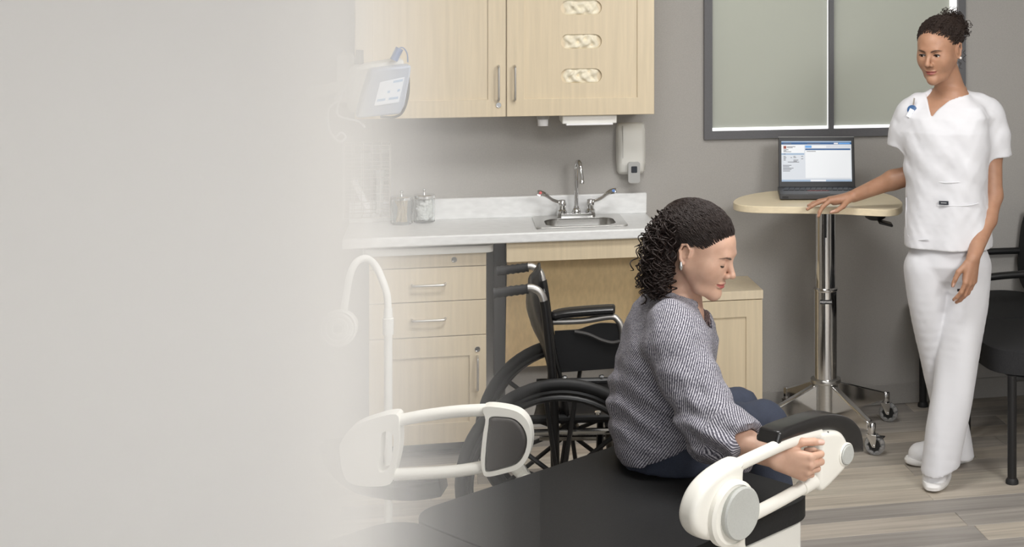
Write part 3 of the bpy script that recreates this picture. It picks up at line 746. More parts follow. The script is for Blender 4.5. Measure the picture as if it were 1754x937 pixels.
# back upholstery, sagging between the canes
vs, fs = [], []; nu, nv = 14, 16
for j in range(nv + 1):
    v = j / nv
    for i in range(nu + 1):
        u = i / nu
        y = NEAR + .04 + (FARY - NEAR - .08) * u
        sag = math.sin(PI * u)
        x = -.082 + .07 * v - (.042 + .014 * math.sin(v * 7)) * sag ** .8 + .004 * math.sin(u * 23 + v * 9) - .042 * (u - .5)
        z = .865 - .38 * v - .035 * sag * (1 - v)
        vs.append((x, y, z))
for j in range(nv):
    for i in range(nu):
        a = j * (nu + 1) + i; fs.append((a, a + 1, a + nu + 2, a + nu + 1))
o = MB().add(vs, fs).build('back_sling', 'black_leather', wc, angle=80)
sm = o.modifiers.new('solid', 'SOLIDIFY'); sm.thickness = .008
# seat sling, seat rails and crossbrace
vs, fs = [], []
for i in range(11):
    for j in range(11):
        u, v = i / 10, j / 10
        vs.append((-.1 + .43 * u, NEAR + .05 + .4 * v, .475 - .03 * math.sin(PI * v)))
for i in range(10):
    for j in range(10):
        a = i * 11 + j; fs.append((a, a + 11, a + 12, a + 1))
o = MB().add(vs, fs).build('seat_sling', 'black_leather', wc, angle=80); sm = o.modifiers.new('solid', 'SOLIDIFY'); sm.thickness = .012
for y in (NEAR + .05, FARY - .05):
    MB().tube([(-.11, y, .478), (.36, y, .478)], .012, 10).build('seat_rail', 'black_plastic', wc)
    MB().tube([(-.1, y, .30), (.33, y, .29), (.36, y, .27)], .0115, 10).build('lower_rail', 'chrome', wc)
    MB().tube([(-.09, y, .437), (.34, y, .437)], .0105, 10).build('side_rail', 'chrome', wc)
    for x in (-.02, .1, .24): MB().lathe([(.01, 0), (.009, .005), (.001, .007)], (x, y, .49), (0, -.3, 1), 12).build('bolt', 'chrome', wc)
    MB().tube([(.33, y, .12), (.33, y, .6)], .0115, 10).build('front_post', 'brushed', wc)
    c = (.335, y, .09)
    cw = MB().tube([Vector(c) + Vector((math.cos(a) * .07, 0, math.sin(a) * .07)) for a in [2 * PI * k / 32 for k in range(32)]], .019, 10, closed=True).build('front_caster', 'black_rubber', wc)
    MB().lathe([(.06, -.008), (.06, .008), (.02, .014), (.001, .014)], c, (0, 1, 0), 24).build('caster_hub', 'black_plastic', cw)
    MB().tube([(.34, y - .028, .09), (.338, y - .028, .15), (.335, y, .172), (.338, y + .028, .15), (.34, y + .028, .09)], .007, 8).build('caster_fork', 'black_plastic', cw)
MB().tube([(.1, NEAR + .05, .215), (.1, FARY - .05, .46)], .0115, 10).build('cross_brace', 'black_plastic', wc)
MB().tube([(.13, FARY - .05, .215), (.13, NEAR + .05, .46)], .0115, 10).build('cross_brace', 'black_plastic', wc)
# far armrest with skirt guard
y = FARY - .03; t = tf
def wp(a, b): p_ = wl(a, b, t); p_.y = y; return p_
MB().tube([wp(*q) for q in spline([(948, 547), (1000, 546), (1045, 540), (1058, 546), (1065, 562), (1066, 600), (1066, 660)], 5)], .0105, 12).build('arm_tube', 'brushed', wc)
pa = [wp(*q) for q in spline([(946, 538), (965, 533), (1000, 530), (1040, 528), (1054, 528)], 5)]
MB().tube(pa, [.016, .021] + [.024] * (len(pa) - 4) + [.021, .014], 14, flat=((0, 0, 1), .72, 1.2)).build('arm_pad', 'black_pad', wc)
g = spline([(951, 563), (975, 562), (992, 561), (1008, 556), (1030, 551), (1064, 553)], 5) + [(1064, 628), (951, 634)]
P = [wp(*q) for q in g]; n = len(P)
MB().add(P + [p_ + Vector((0, .008, 0)) for p_ in P], [tuple(range(n)), tuple(range(2 * n - 1, n - 1, -1))] + [((i + 1) % n, i, n + i, n + (i + 1) % n) for i in range(n)]).build('skirt_guard', 'black_plastic', wc, smooth=False)
y -= .012
MB().tube([wp(*q) for q in spline([(985, 563), (1008, 568), (1030, 578), (1048, 583), (1062, 581)], 5)], .006, 8).build('guard_edge', 'dark_grey', wc)

# ================================================================ laptop cart
cc_ = Vector((1.465, 5.36, 0))
cart = thing('laptop_cart', 'mobile laptop cart with kidney-shaped maple top on a chrome column', 'cart', cc_)
ZTb = .945
top = spline([(1256, 345), (1268, 337), (1300, 330), (1340, 326), (1400, 325), (1460, 326), (1510, 330), (1535, 338), (1546, 348), (1540, 356), (1520, 359), (1486, 358), (1440, 355.5), (1390, 354.5), (1336, 354), (1290, 353), (1263, 350)], 4, True)
tp = [aZ(a, b, ZTb) for a, b in top]
MB().plate([(p.x, p.y) for p in reversed(tp)], [], .026, (0, 0, ZTb - .026), (1, 0, 0), (0, 1, 0)).build('table_top', 'maple_top', cart, world=True, bevel=.009, seg=4)
def clathe(name, m, prof, par=cart, n=32, c=cc_): return MB().lathe(prof, c, n=n).build(name, m, par, world=True)
clathe('mount_plate', 'black_plastic', [(.05, ZTb - .045), (.055, ZTb - .04), (.055, ZTb - .0265)])
zsp = .575
clathe('upper_column', 'chrome', [(.0395, zsp - .02), (.0395, ZTb - .044)])
clathe('column_collar', 'chrome', [(.047, zsp - .006), (.049, zsp - .003), (.049, zsp + .004), (.0395, zsp + .008)])
clathe('lower_column', 'chrome', [(.0455, .2), (.0455, zsp)])
clathe('base_hub', 'steel', [(.05, .07), (.05, .205), (.06, .207), (.062, .212), (.06, .222), (.0455, .226)])
MB().box((-.005, -.003, 0), (.005, .003, .12), Matrix.Translation(cc_ + Vector((-.012, -.0395, ZTb - .16))) @ Matrix.Rotation(0, 4, 'Z')).build('cable_slot', 'black_plastic', cart, world=True)
lp = thing  # column maker's plate
az = math.atan2(-CS, -SN)
pc = cc_ + Vector((-SN, -CS, 0)) * .0445 + Vector((0, 0, .533))
pl2 = MB().box((-.024, -.0022, -.0085), (.024, .0022, .0085), Matrix.Translation(pc) @ Matrix.Rotation(-PSI, 4, 'Z')).build('name_plate', 'black_plastic', cart, world=True, bevel=.001)
text('lettering', 'MIDMARK', .0105, 'letter_white', pl2, Matrix.Translation(pc + Vector((-SN, -CS, 0)) * .003) @ Matrix.Rotation(-PSI, 4, 'Z') @ Matrix.Rotation(PI / 2, 4, 'X'))
cas = [Vector((1.569, 5.079, 0)), Vector((1.749, 5.468, 0)), Vector((1.37, 5.618, 0)), Vector((1.18, 5.26, 0))]
for k, q in enumerate(cas):
    d = (q - cc_).normalized(); L = (q - cc_).length; sd_ = Vector((-d.y, d.x, 0))
    a = cc_ + d * .048; e = cc_ + d * (L - .012)
    prof = [(a, .208), (e, .125), (e, .09), (a, .075)]
    vs = []
    for p_, z in prof: vs += [p_ + sd_ * .014 + Vector((0, 0, z)), p_ - sd_ * .014 + Vector((0, 0, z))]
    MB().add(vs, [(0, 1, 3, 2), (2, 3, 5, 4), (4, 5, 7, 6), (6, 7, 1, 0), (0, 2, 4, 6), (1, 7, 5, 3)]).build('leg', 'chrome', cart, world=True, bevel=.006, seg=3)
    MB().lathe([(.013, .075), (.016, .08), (.016, .118), (.013, .123), (.001, .124)], cc_ + d * L, n=16).build('leg_cap', 'chrome', cart, world=True)
    sw = (LAT * .9 - FWD * .35).normalized(); sx = Vector((-sw.y, sw.x, 0)); wc_ = q + sw * .012 + Vector((0, 0, .04))
    cs = MB().tube([wc_ + Vector((0, 0, 0)) + (sw * math.cos(a_) + Vector((0, 0, 1)) * math.sin(a_)) * .03 for a_ in [2 * PI * i / 36 for i in range(36)]], .0105, 10, closed=True, flat=(tuple(sx), 1.1, 1)).build('caster', 'caster_clear', cart, world=True)
    MB().lathe([(.023, -.008), (.023, .008), (.008, .0105), (.001, .0105)], wc_, sx, 20).build('wheel_core', 'black_plastic', cs, world=True)
    for i in range(8):
        a_ = 2 * PI * i / 8
        MB().lathe([(.0045, -.0098), (.0045, .0098)], wc_ + (sw * math.cos(a_) + Vector((0, 0, 1)) * math.sin(a_)) * .0262, sx, 8).build('wheel_ring', 'black_plastic', cs, world=True)
    for s_ in (-1, 1):
        c0 = q + sx * s_ * .0135
        vs = [c0 + sw * -.016 + Vector((0, 0, .078)), c0 + sw * .02 + Vector((0, 0, .078)), c0 + sw * .02 + Vector((0, 0, .06)), c0 + sw * .016 + Vector((0, 0, .034)), c0 + sw * .007 + Vector((0, 0, .034))]
        vs += [p_ + sx * s_ * .0025 for p_ in vs]
        MB().add(vs, [(0, 1, 2, 3, 4), (9, 8, 7, 6, 5)] + [(i, (i + 1) % 5, 5 + (i + 1) % 5, 5 + i) for i in range(5)]).build('fork', 'chrome', cs, world=True, smooth=False, bevel=.001)
        MB().lathe([(.0035, 0), (.003, .002), (.001, .003)], wc_ + sx * s_ * .0155, sx * s_, 10).build('axle_bolt', 'chrome', cs, world=True)
    MB().box((-.018, -.0155, .0755), (.022, .0155, .0795), Matrix.Translation(q) @ Matrix.Rotation(math.atan2(sw.y, sw.x), 4, 'Z')).build('fork_plate', 'chrome', cs, world=True, bevel=.0015)
    if k in (0,):
        MB().box((.012, -.012, .07), (.05, .012, .0745), Matrix.Translation(q) @ Matrix.Rotation(math.atan2(sw.y, sw.x), 4, 'Z')).build('brake_pedal', 'black_plastic', cs, world=True, bevel=.0015)
p = aZ(1515, 364, ZTb - .026)
MB().lathe([(.047, -.027), (.046, -.036), (.038, -.052), (.024, -.06), (.001, -.061)], (p.x - .02, p.y + .05, ZTb), n=24).build('height_lever_hub', 'black_plastic', cart, world=True)
MB().box((0, -.035, -.006), (.055, .035, .004), Matrix.Translation((p.x - .015, p.y + .03, ZTb - .062)) @ Matrix.Rotation(-PSI, 4, 'Z') @ Matrix.Rotation(.25, 4, 'Y')).build('height_lever', 'black_plastic', cart, world=True, bevel=.004)
# ---- laptop
lo = aZ(1404, 336, ZTb); 
la = thing('laptop', 'open dark laptop showing a patient record on the cart top', 'laptop', (lo.x, lo.y, ZTb + .0015), -PSI + .02)
LW, LD = .158, .115
MB().box((-LW - .004, -LD, .002), (LW - .004, LD, .022)).build('base', 'laptop', la, bevel=.003)
kb_ = MB().box((-LW + .012, -.01, .0215), (LW - .02, LD - .018, .0225)).build('keyboard', 'laptop_dark', la)
for r in range(5):
    for k in range(13):
        x = -LW + .016 + k * .0214 + r * .002; y = -.004 + r * .0178
        if x + .018 < LW - .02: MB().box((x, y, .0226), (x + .0185, y + .015, .0246)).build('key', 'laptop_dark', kb_)
MB().box((-.05, -LD + .015, .0218), (.035, -.02, .0226)).build('touchpad', 'laptop_dark', la, bevel=.0003)
MB().box((-.05, -.0185, .022), (.035, -.0145, .0232)).build('button_bar', 'red_line', la)
MB().box((-LW + .006, -LD - .0006, .006), (-LW + .03, -LD + .001, .014)).build('front_port', 'laptop_dark', la)
ML = Matrix.Translation((-.004, LD - .006, .02)) @ Matrix.Rotation(math.radians(-14), 4, 'X')
SH = .202
lid = MB().box((-LW + .004, 0, 0), (LW - .004, .008, SH), ML).build('lid', 'laptop_dark', la, bevel=.002)
MB().box((-LW + .004, .004, SH - .001), (LW - .004, .0095, SH + .0025), ML).build('lid_edge', 'grey_plastic', lid, bevel=.001)
sx0, sx1, sz0, sz1 = -LW + .016, LW - .016, .022, SH - .016
SWd, SHt = sx1 - sx0, sz1 - sz0
def scr(u0, v0, u1, v1, m, dep=.0012, name='screen_area'):
    return MB().box((sx0 + SWd * u0, -dep, sz1 - SHt * v1), (sx0 + SWd * u1, -dep + .0006, sz1 - SHt * v0), ML).build(name, m, lid, smooth=False)
scr(0, 0, 1, 1, 'scr_grey', .0008, 'display')
scr(0, 0, 1, .03, 'scr_bar'); scr(0, .03, 1, .085, 'scr_navy'); scr(.75, .045, .81, .075, 'scr_white', .0016); scr(.82, .045, .98, .075, 'scr_blue', .0016)
scr(0, .1, .325, .3, 'scr_white'); scr(0, .3, .325, .34, 'scr_bar'); scr(.03, .12, .07, .19, 'scr_red', .0016)
scr(.34, .185, .985, .225, 'scr_navy'); scr(.34, .225, .985, .91, 'scr_white'); scr(.34, .11, .43, .17, 'scr_blue', .0016); scr(.435, .12, .64, .165, 'scr_white', .0016)
scr(0, .955, 1, 1, 'scr_bar'); scr(.41, .96, .63, .995, 'scr_white', .0016)
rn = random.Random(5)
for v, segs in ((.14, [(.08, .2)]), (.165, [(.08, .16)]), (.215, [(.03, .1)]), (.24, [(.03, .07)]), (.265, [(.03, .14)]), (.32, [(.03, .06)]), (.38, [(.03, .06), (.17, .2), (.28, .31)]), (.41, [(.03, .07), (.13, .15), (.17, .21)]),
                (.44, [(.03, .06), (.28, .31)]), (.47, [(.03, .06), (.17, .24)]), (.5, [(.17, .22)]), (.52, [(.09, .25)]), (.6, [(.02, .14)]), (.635, [(.02, .11)]), (.67, [(.02, .17)]), (.7, [(.02, .14)]), (.74, [(.02, .12)]), (.255, [(.36, .49)]), (.06, [(.03, .14), (.37, .55)])):
    for a, b in segs: scr(a, v - .007, b, v + .007, 'scr_ink', .0022, 'screen_text')

# ================================================================ waiting chairs by the wall on the nurse's side
def chair(label, loc, arms):
    """faces -x ; front legs at x=0, y=0 and y=w"""
    c = thing('waiting_chair', label, 'chair', loc, 0, 'black waiting chairs along the wall')
    w = .448
    for y in (0, w):
        MB().tube([(0, y, .012), (0, y, .385)], .0165, 14).build('leg', 'black_plastic', c)
        MB().lathe([(.023, 0), (.023, .01), (.017, .02)], (0, y, 0), n=14).build('foot_cap', 'black_rubber', c)
        MB().tube([(.5, y, .012), (.49, y, .3), (.47, y, .62), (.47, y, .78)], .0165, 14).build('leg', 'black_plastic', c)
        MB().tube([(0, y, .372), (.49, y, .372)], .012, 10).build('side_rail', 'black_plastic', c)
        if arms:
            ya = y - .03 if y == 0 else y + .012
            MB().tube([Vector(q) for q in spline([(.035, y, .375), (.012, ya, .45), (.0, ya, .53), (.03, ya, .605), (.09, ya, .632), (.25, ya, .64), (.47, ya, .64)], 6)], .0145, 12).build('arm', 'black_plastic', c)
    MB().tube([(.02, 0, .372), (.02, w, .372)], .012, 10).build('cross_rail', 'black_plastic', c)
    MB().plate(rrect(-.055, -.03, .46, w + .03, .13, 8), [], .085, (0, 0, .386), (1, 0, 0), (0, 1, 0)).build('seat', 'black_fabric', c, bevel=.034, seg=5)
    Mb = Matrix.Translation((.42, 0, .49)) @ Matrix.Rotation(.12, 4, 'Y')
    MB().plate(rrect(-.02, 0, w + .02, .37, .14, 8), [], .055, Mb.translation, Mb.to_3x3() @ Vector((0, 1, 0)), Mb.to_3x3() @ Vector((0, 0, 1))).build('backrest', 'black_fabric', c, bevel=.018, seg=4)
    return c
chair('black waiting chair with curved arms in the corner beyond the nurse', (1.968, 5.19, 0), True)
chair('armless black waiting chair whose front leg stands clear at the frame edge', (1.964, 4.671, 0), False)

# ================================================================ people: bodies and clothes as smooth blended volumes, meshed with surface nets
def V3(p): return np.array(p, dtype=np.float64)
def smin(a, b, k):
    if k <= 0: return np.minimum(a, b)
    h = np.maximum(k - np.abs(a - b), 0) / k
    return np.minimum(a, b) - h * h * k * .25
def fr_from(fwd, up=(0, 0, 1)):
    """columns: forward, left, up"""
    f = V3(fwd); f /= np.linalg.norm(f)
    l = np.cross(V3(up), f); l /= np.linalg.norm(l)
    return np.stack([f, l, np.cross(f, l)], 1)
class Body:
    """ordered list of blended shapes; every one acts only near itself"""
    def __init__(s): s.p = []
    def cone(s, a, b, ra, rb, k=.01, op='u', sq=None):
        a, b = V3(a), V3(b); m = max(ra, rb) * (max(1, sq[1]) if sq else 1) + k + .012
        s.p.append((op, k, np.minimum(a, b) - m, np.maximum(a, b) + m, ('c', a, b, ra, rb, sq))); return s
    def chain(s, pts, rs, k=.01, op='u', sq=None):
        for i in range(len(pts) - 1): s.cone(pts[i], pts[i + 1], rs[i], rs[i + 1], k, op, sq)
        return s
    def ell(s, c, r, R=None, k=.01, op='u'):
        c, r = V3(c), V3(r); R = np.eye(3) if R is None else R
        m = np.abs(R) @ r + k + .012
        s.p.append((op, k, c - m, c + m, ('e', c, r, R))); return s
    def loft(s, o, R, rows, e=2.0, k=.01, op='u'):
        rows = np.array(rows, float); o = V3(o)
        c = np.array([[x, y, z] for z in (rows[0, 0], rows[-1, 0]) for x in ((rows[:, 1] - rows[:, 3]).min(), (rows[:, 1] + rows[:, 3]).max()) for y in ((rows[:, 2] - rows[:, 4]).min(), (rows[:, 2] + rows[:, 4]).max())]) @ R.T + o
        s.p.append((op, k, c.min(0) - k - .012, c.max(0) + k + .012, ('l', o, R, rows, e))); return s
    def limb(s, pts, rs, k=.003):
        q = spline([tuple(p) + (r,) for p, r in zip(pts, rs)], 6)
        return s.chain([V3(p[:3]) for p in q], [p[3] for p in q], k)
    def cut(s, p0, n, k=.004, lo=None, hi=None):
        n = V3(n); n /= np.linalg.norm(n)
        s.p.append(('cut', k, V3(lo) if lo is not None else np.full(3, -99.), V3(hi) if hi is not None else np.full(3, 99.), ('h', V3(p0), n))); return s
    def sub(s, B, k=.01):
        l, u = B.bounds(); s.p.append(('sub', k, l - k, u + k, ('b', B))); return s
    def wedge(s, planes, lo, hi, k=.003, op='s'):
        s.p.append((op, k, V3(lo), V3(hi), ('p', [(V3(a), V3(n) / np.linalg.norm(V3(n))) for a, n in planes]))); return s
    def fold(s, lo, hi, fn):
        s.p.append(('fold', 0, V3(lo), V3(hi), ('f', fn))); return s
    def bounds(s):
        L = [q for q in s.p if q[0] in ('u', 'sub')]
        return np.min([q[2] for q in L], 0), np.max([q[3] for q in L], 0)
def dist(q, P):
    kd = q[0]
    if kd == 'c':
        _, a, b, ra, rb, sq = q
        d = P - a.astype('f4')
        if sq is not None:
            ax = V3(sq[0]); ax = ax / np.linalg.norm(ax)
            d = d + (d @ ax.astype('f4'))[..., None] * (ax * (1 / sq[1] - 1)).astype('f4')
            ba = b - a; ba = ba + ax * (ba @ ax) * (1 / sq[1] - 1)
        else: ba = b - a
        L = max(float(ba @ ba), 1e-12)
        h = np.clip((d @ ba.astype('f4')) / L, 0, 1)
        return np.sqrt(((d - h[..., None] * ba.astype('f4')) ** 2).sum(-1)) - (ra + (rb - ra) * h)
    if kd == 'p':
        return np.max([(P - a.astype('f4')) @ n.astype('f4') for a, n in q[1]], 0)
    if kd == 'e':
        _, c, r, R = q
        d = (P - c.astype('f4')) @ R.astype('f4')
        k0 = np.sqrt(((d / r.astype('f4')) ** 2).sum(-1)); k1 = np.sqrt(((d / (r * r).astype('f4')) ** 2).sum(-1))
        return k0 * (k0 - 1) / np.maximum(k1, 1e-6)
    if kd == 'l':
        _, o, R, rows, e = q
        d = (P - o.astype('f4')) @ R.astype('f4'); z = d[..., 2]
        it = [np.interp(z, rows[:, 0], rows[:, i]).astype('f4') for i in range(1, 5)]
        qx = np.abs((d[..., 0] - it[0]) / it[2]); qy = np.abs((d[..., 1] - it[1]) / it[3])
        g = ((qx ** e + qy ** e) ** (1 / e) - 1) * np.minimum(it[2], it[3])
        return np.maximum(g, np.maximum(rows[0, 0] - z, z - rows[-1, 0]))
def field(B, lo, hi, h):
    lo, hi = V3(lo), V3(hi); n = np.ceil((hi - lo) / h - 1e-6).astype(int) + 1
    D = np.full(n, .5, 'f4'); ax = [(lo[i] + h * np.arange(n[i])).astype('f4') for i in range(3)]
    for op, k, l, u, q in B.p:
        a = np.clip(np.floor((l - lo) / h).astype(int), 0, n); b = np.clip(np.ceil((u - lo) / h).astype(int) + 1, 0, n)
        if (b <= a).any(): continue
        sl = tuple(slice(a[i], b[i]) for i in range(3))
        P = np.stack(np.meshgrid(*[ax[i][a[i]:b[i]] for i in range(3)], indexing='ij'), -1)
        if op == 'u': D[sl] = smin(D[sl], dist(q, P), k)
        elif op == 'sub':
            Ds, _ = field(q[1], lo + a * h, lo + (b - 1) * h, h); m_ = tuple(slice(0, D[sl].shape[i]) for i in range(3))
            D[sl] = smin(D[sl], Ds[m_], k)
        elif op == 's': D[sl] = -smin(-D[sl], dist(q, P), k)
        elif op == 'i': D[sl] = -smin(-D[sl], -dist(q, P), k)
        elif op == 'cut': D[sl] = -smin(-D[sl], -((P - q[1].astype('f4')) @ q[2].astype('f4')), k)
        elif op == 'fold': D[sl] += q[1](P)
    return D, lo
def nets(D, lo, h):
    ins = D < 0
    n = np.array(D.shape)
    cnt = np.zeros(n - 1, np.int8)
    sh = [(i, j, k) for i in (0, 1) for j in (0, 1) for k in (0, 1)]
    for i, j, k in sh: cnt += ins[i:n[0] - 1 + i, j:n[1] - 1 + j, k:n[2] - 1 + k]
    act = (cnt > 0) & (cnt < 8)
    idx = np.argwhere(act); ID = np.full(n - 1, -1, np.int64); ID[act] = np.arange(len(idx))
    acc = np.zeros((len(idx), 3)); num = np.zeros(len(idx))
    for c0 in sh:
        for axx in range(3):
            if c0[axx] == 1: continue
            c1 = list(c0); c1[axx] = 1
            d0 = D[idx[:, 0] + c0[0], idx[:, 1] + c0[1], idx[:, 2] + c0[2]]; d1 = D[idx[:, 0] + c1[0], idx[:, 1] + c1[1], idx[:, 2] + c1[2]]
            x = (d0 < 0) != (d1 < 0)
            t = d0[x] / (d0[x] - d1[x])
            p = np.tile(np.array(c0, float), (x.sum(), 1)); p[:, axx] = t
            acc[x] += p; num[x] += 1
    vs = (idx + acc / np.maximum(num, 1)[:, None]) * h + lo
    F = []
    for axx in range(3):
        a, b = [(1, 2), (2, 0), (0, 1)][axx]
        s0 = [slice(None)] * 3; s1 = [slice(None)] * 3
        s0[axx] = slice(0, n[axx] - 1); s1[axx] = slice(1, n[axx])
        e = ins[tuple(s0)] != ins[tuple(s1)]
        q = np.argwhere(e)
        q = q[(q[:, a] > 0) & (q[:, b] > 0) & (q[:, a] < n[a] - 1) & (q[:, b] < n[b] - 1)]
        inside = ins[q[:, 0], q[:, 1], q[:, 2]]
        def cid(da, db):
            r = q.copy(); r[:, a] += da; r[:, b] += db; return ID[r[:, 0], r[:, 1], r[:, 2]]
        Q = np.stack([cid(-1, -1), cid(0, -1), cid(0, 0), cid(-1, 0)], 1)
        Q[~inside] = Q[~inside][:, ::-1]
        F.append(Q)
    return vs, np.concatenate(F)
def np_mesh(name, vs, Q, attrs=None):
    me = bpy.data.meshes.new(name)
    me.vertices.add(len(vs)); me.vertices.foreach_set('co', vs.astype('f4').ravel())
    me.loops.add(Q.size); me.loops.foreach_set('vertex_index', Q.astype(np.int32).ravel())
    me.polygons.add(len(Q)); me.polygons.foreach_set('loop_start', np.arange(0, Q.size, 4, dtype=np.int32))
    me.update(calc_edges=True); me.validate()
    me.shade_smooth()
    for k, a in (attrs or {}).items():
        if a.ndim == 1:
            at = me.attributes.new(k, 'FLOAT', 'POINT'); at.data.foreach_set('value', a.astype('f4'))
        else:
            at = me.attributes.new(k, 'FLOAT_VECTOR', 'POINT'); at.data.foreach_set('vector', a.astype('f4').ravel())
    return me
def mesh_body(B, h, fine=(), box=None):
    """coarse mesh everywhere, finer ones inside the given boxes (lo, hi, h): one skin"""
    lo, hi = box if box else B.bounds()
    D, l = field(B, lo, hi, h); vs, Q = nets(D, l, h)
    VS, QS, k = [], [], 0
    keep = np.ones(len(Q), bool); cen = vs[Q].mean(1)
    for flo, fhi, fh in fine:
        keep &= ~(((cen > V3(flo) + h * .6) & (cen < V3(fhi) - h * .6)).all(1))
    VS.append(vs); QS.append(Q[keep]); k = len(vs)
    for flo, fhi, fh in fine:
        D, l = field(B, flo, fhi, fh); v, q = nets(D, l, fh); VS.append(v); QS.append(q + k); k += len(v)
    return np.concatenate(VS), np.concatenate(QS)
def put(name, vs, Q, m, parent, attrs=None):
    used = np.unique(Q); mp = np.full(len(vs), -1); mp[used] = np.arange(len(used))
    vs, Q = vs[used], mp[Q]
    if attrs: attrs = {k: a[used] for k, a in attrs.items()}
    inv = np.array(mw(parent).inverted())
    vs = vs @ inv[:3, :3].T + inv[:3, 3]
    return link(name, np_mesh(name, vs, Q, attrs), m, parent)
def mask(prims, vs, lim, soft):
    d = np.full(len(vs), 9., 'f4'); P = vs.astype('f4')
    for q in prims: d = np.minimum(d, dist(q, P))
    return np.clip((lim - d) / soft, 0, 1)
def nz3(P, f, seed=0.):
    x, y, z = (P[..., i] * f for i in range(3))
    return (np.sin(x * 1.7 + 1.3 * np.sin(y * 1.1 + seed) + seed) * np.sin(z * 1.3 + 1.1 * np.sin(x * .9 + seed * 2)) + .5 * np.sin(y * 2.3 + 1.7 * np.sin(z * 1.9 + seed)) * np.sin(x * 2.1 + seed * 3))

# ---- skin with lips, brows and nails told apart by where they are on the body
def skin(name, base, lip, brow, nail):
    m = bpy.data.materials.new(name); m.use_nodes = True; nt = m.node_tree; b = nt.nodes['Principled BSDF']
    prev = None
    tc = nt.nodes.new('ShaderNodeTexCoord'); nz = nt.nodes.new('ShaderNodeTexNoise'); nz.inputs['Scale'].default_value = 38; nz.inputs['Detail'].default_value = 4
    nt.links.new(tc.outputs['Object'], nz.inputs['Vector'])
    rp = nt.nodes.new('ShaderNodeValToRGB'); rp.color_ramp.elements[0].position = .3; rp.color_ramp.elements[1].position = .7
    rp.color_ramp.elements[0].color = (base[0] * .93, base[1] * .88, base[2] * .86, 1); rp.color_ramp.elements[1].color = (base[0] * 1.05, base[1] * 1.05, base[2] * 1.05, 1)
    nt.links.new(nz.outputs['Fac'], rp.inputs[0]); prev = rp.outputs[0]
    for an, c in (('lip', lip), ('nail', nail), ('brow', brow)):
        at = nt.nodes.new('ShaderNodeAttribute'); at.attribute_name = an
        mx = nt.nodes.new('ShaderNodeMix'); mx.data_type = 'RGBA'
        nt.links.new(at.outputs['Fac'], mx.inputs['Factor']); nt.links.new(prev, mx.inputs['A']); mx.inputs['B'].default_value = c; prev = mx.outputs['Result']
    nt.links.new(prev, b.inputs['Base Color']); b.inputs['Roughness'].default_value = .48
    b.inputs['Subsurface Weight'].default_value = .12; b.inputs['Subsurface Radius'].default_value = (.01, .004, .002); b.inputs['Subsurface Scale'].default_value = 1
    MATS[name] = m
skin('skin_fair', rgb(210, 172, 150), rgb(176, 98, 92), rgb(70, 50, 42), rgb(232, 196, 184))
skin('skin_tan', rgb(176, 134, 108), rgb(150, 84, 76), rgb(58, 42, 34), rgb(214, 176, 160))
mat('hair_brown', rgb(40, 30, 27), .5, spec=.35)
mat('hair_dark', rgb(48, 37, 32), .55, spec=.3)
mat('scrub_white', rgb(222, 222, 226), .85, sheen=.1, bump=((700, 700, 700), .1))
mat('shoe_white', rgb(236, 236, 238), .7, bump=((600, 600, 600), .3))
mat('sole_white', rgb(240, 239, 238), .6)
mat('denim', rgb(54, 60, 76), .85, grain=((500, 500, 500), .18, 2), bump=((600, 600, 600), .3))
mat('eye_white', rgb(232, 228, 224), .2)
mat('iris', rgb(48, 34, 26), .15)
mat('lash', rgb(30, 22, 20), .6)
mat('pearl', rgb(235, 230, 225), .15)

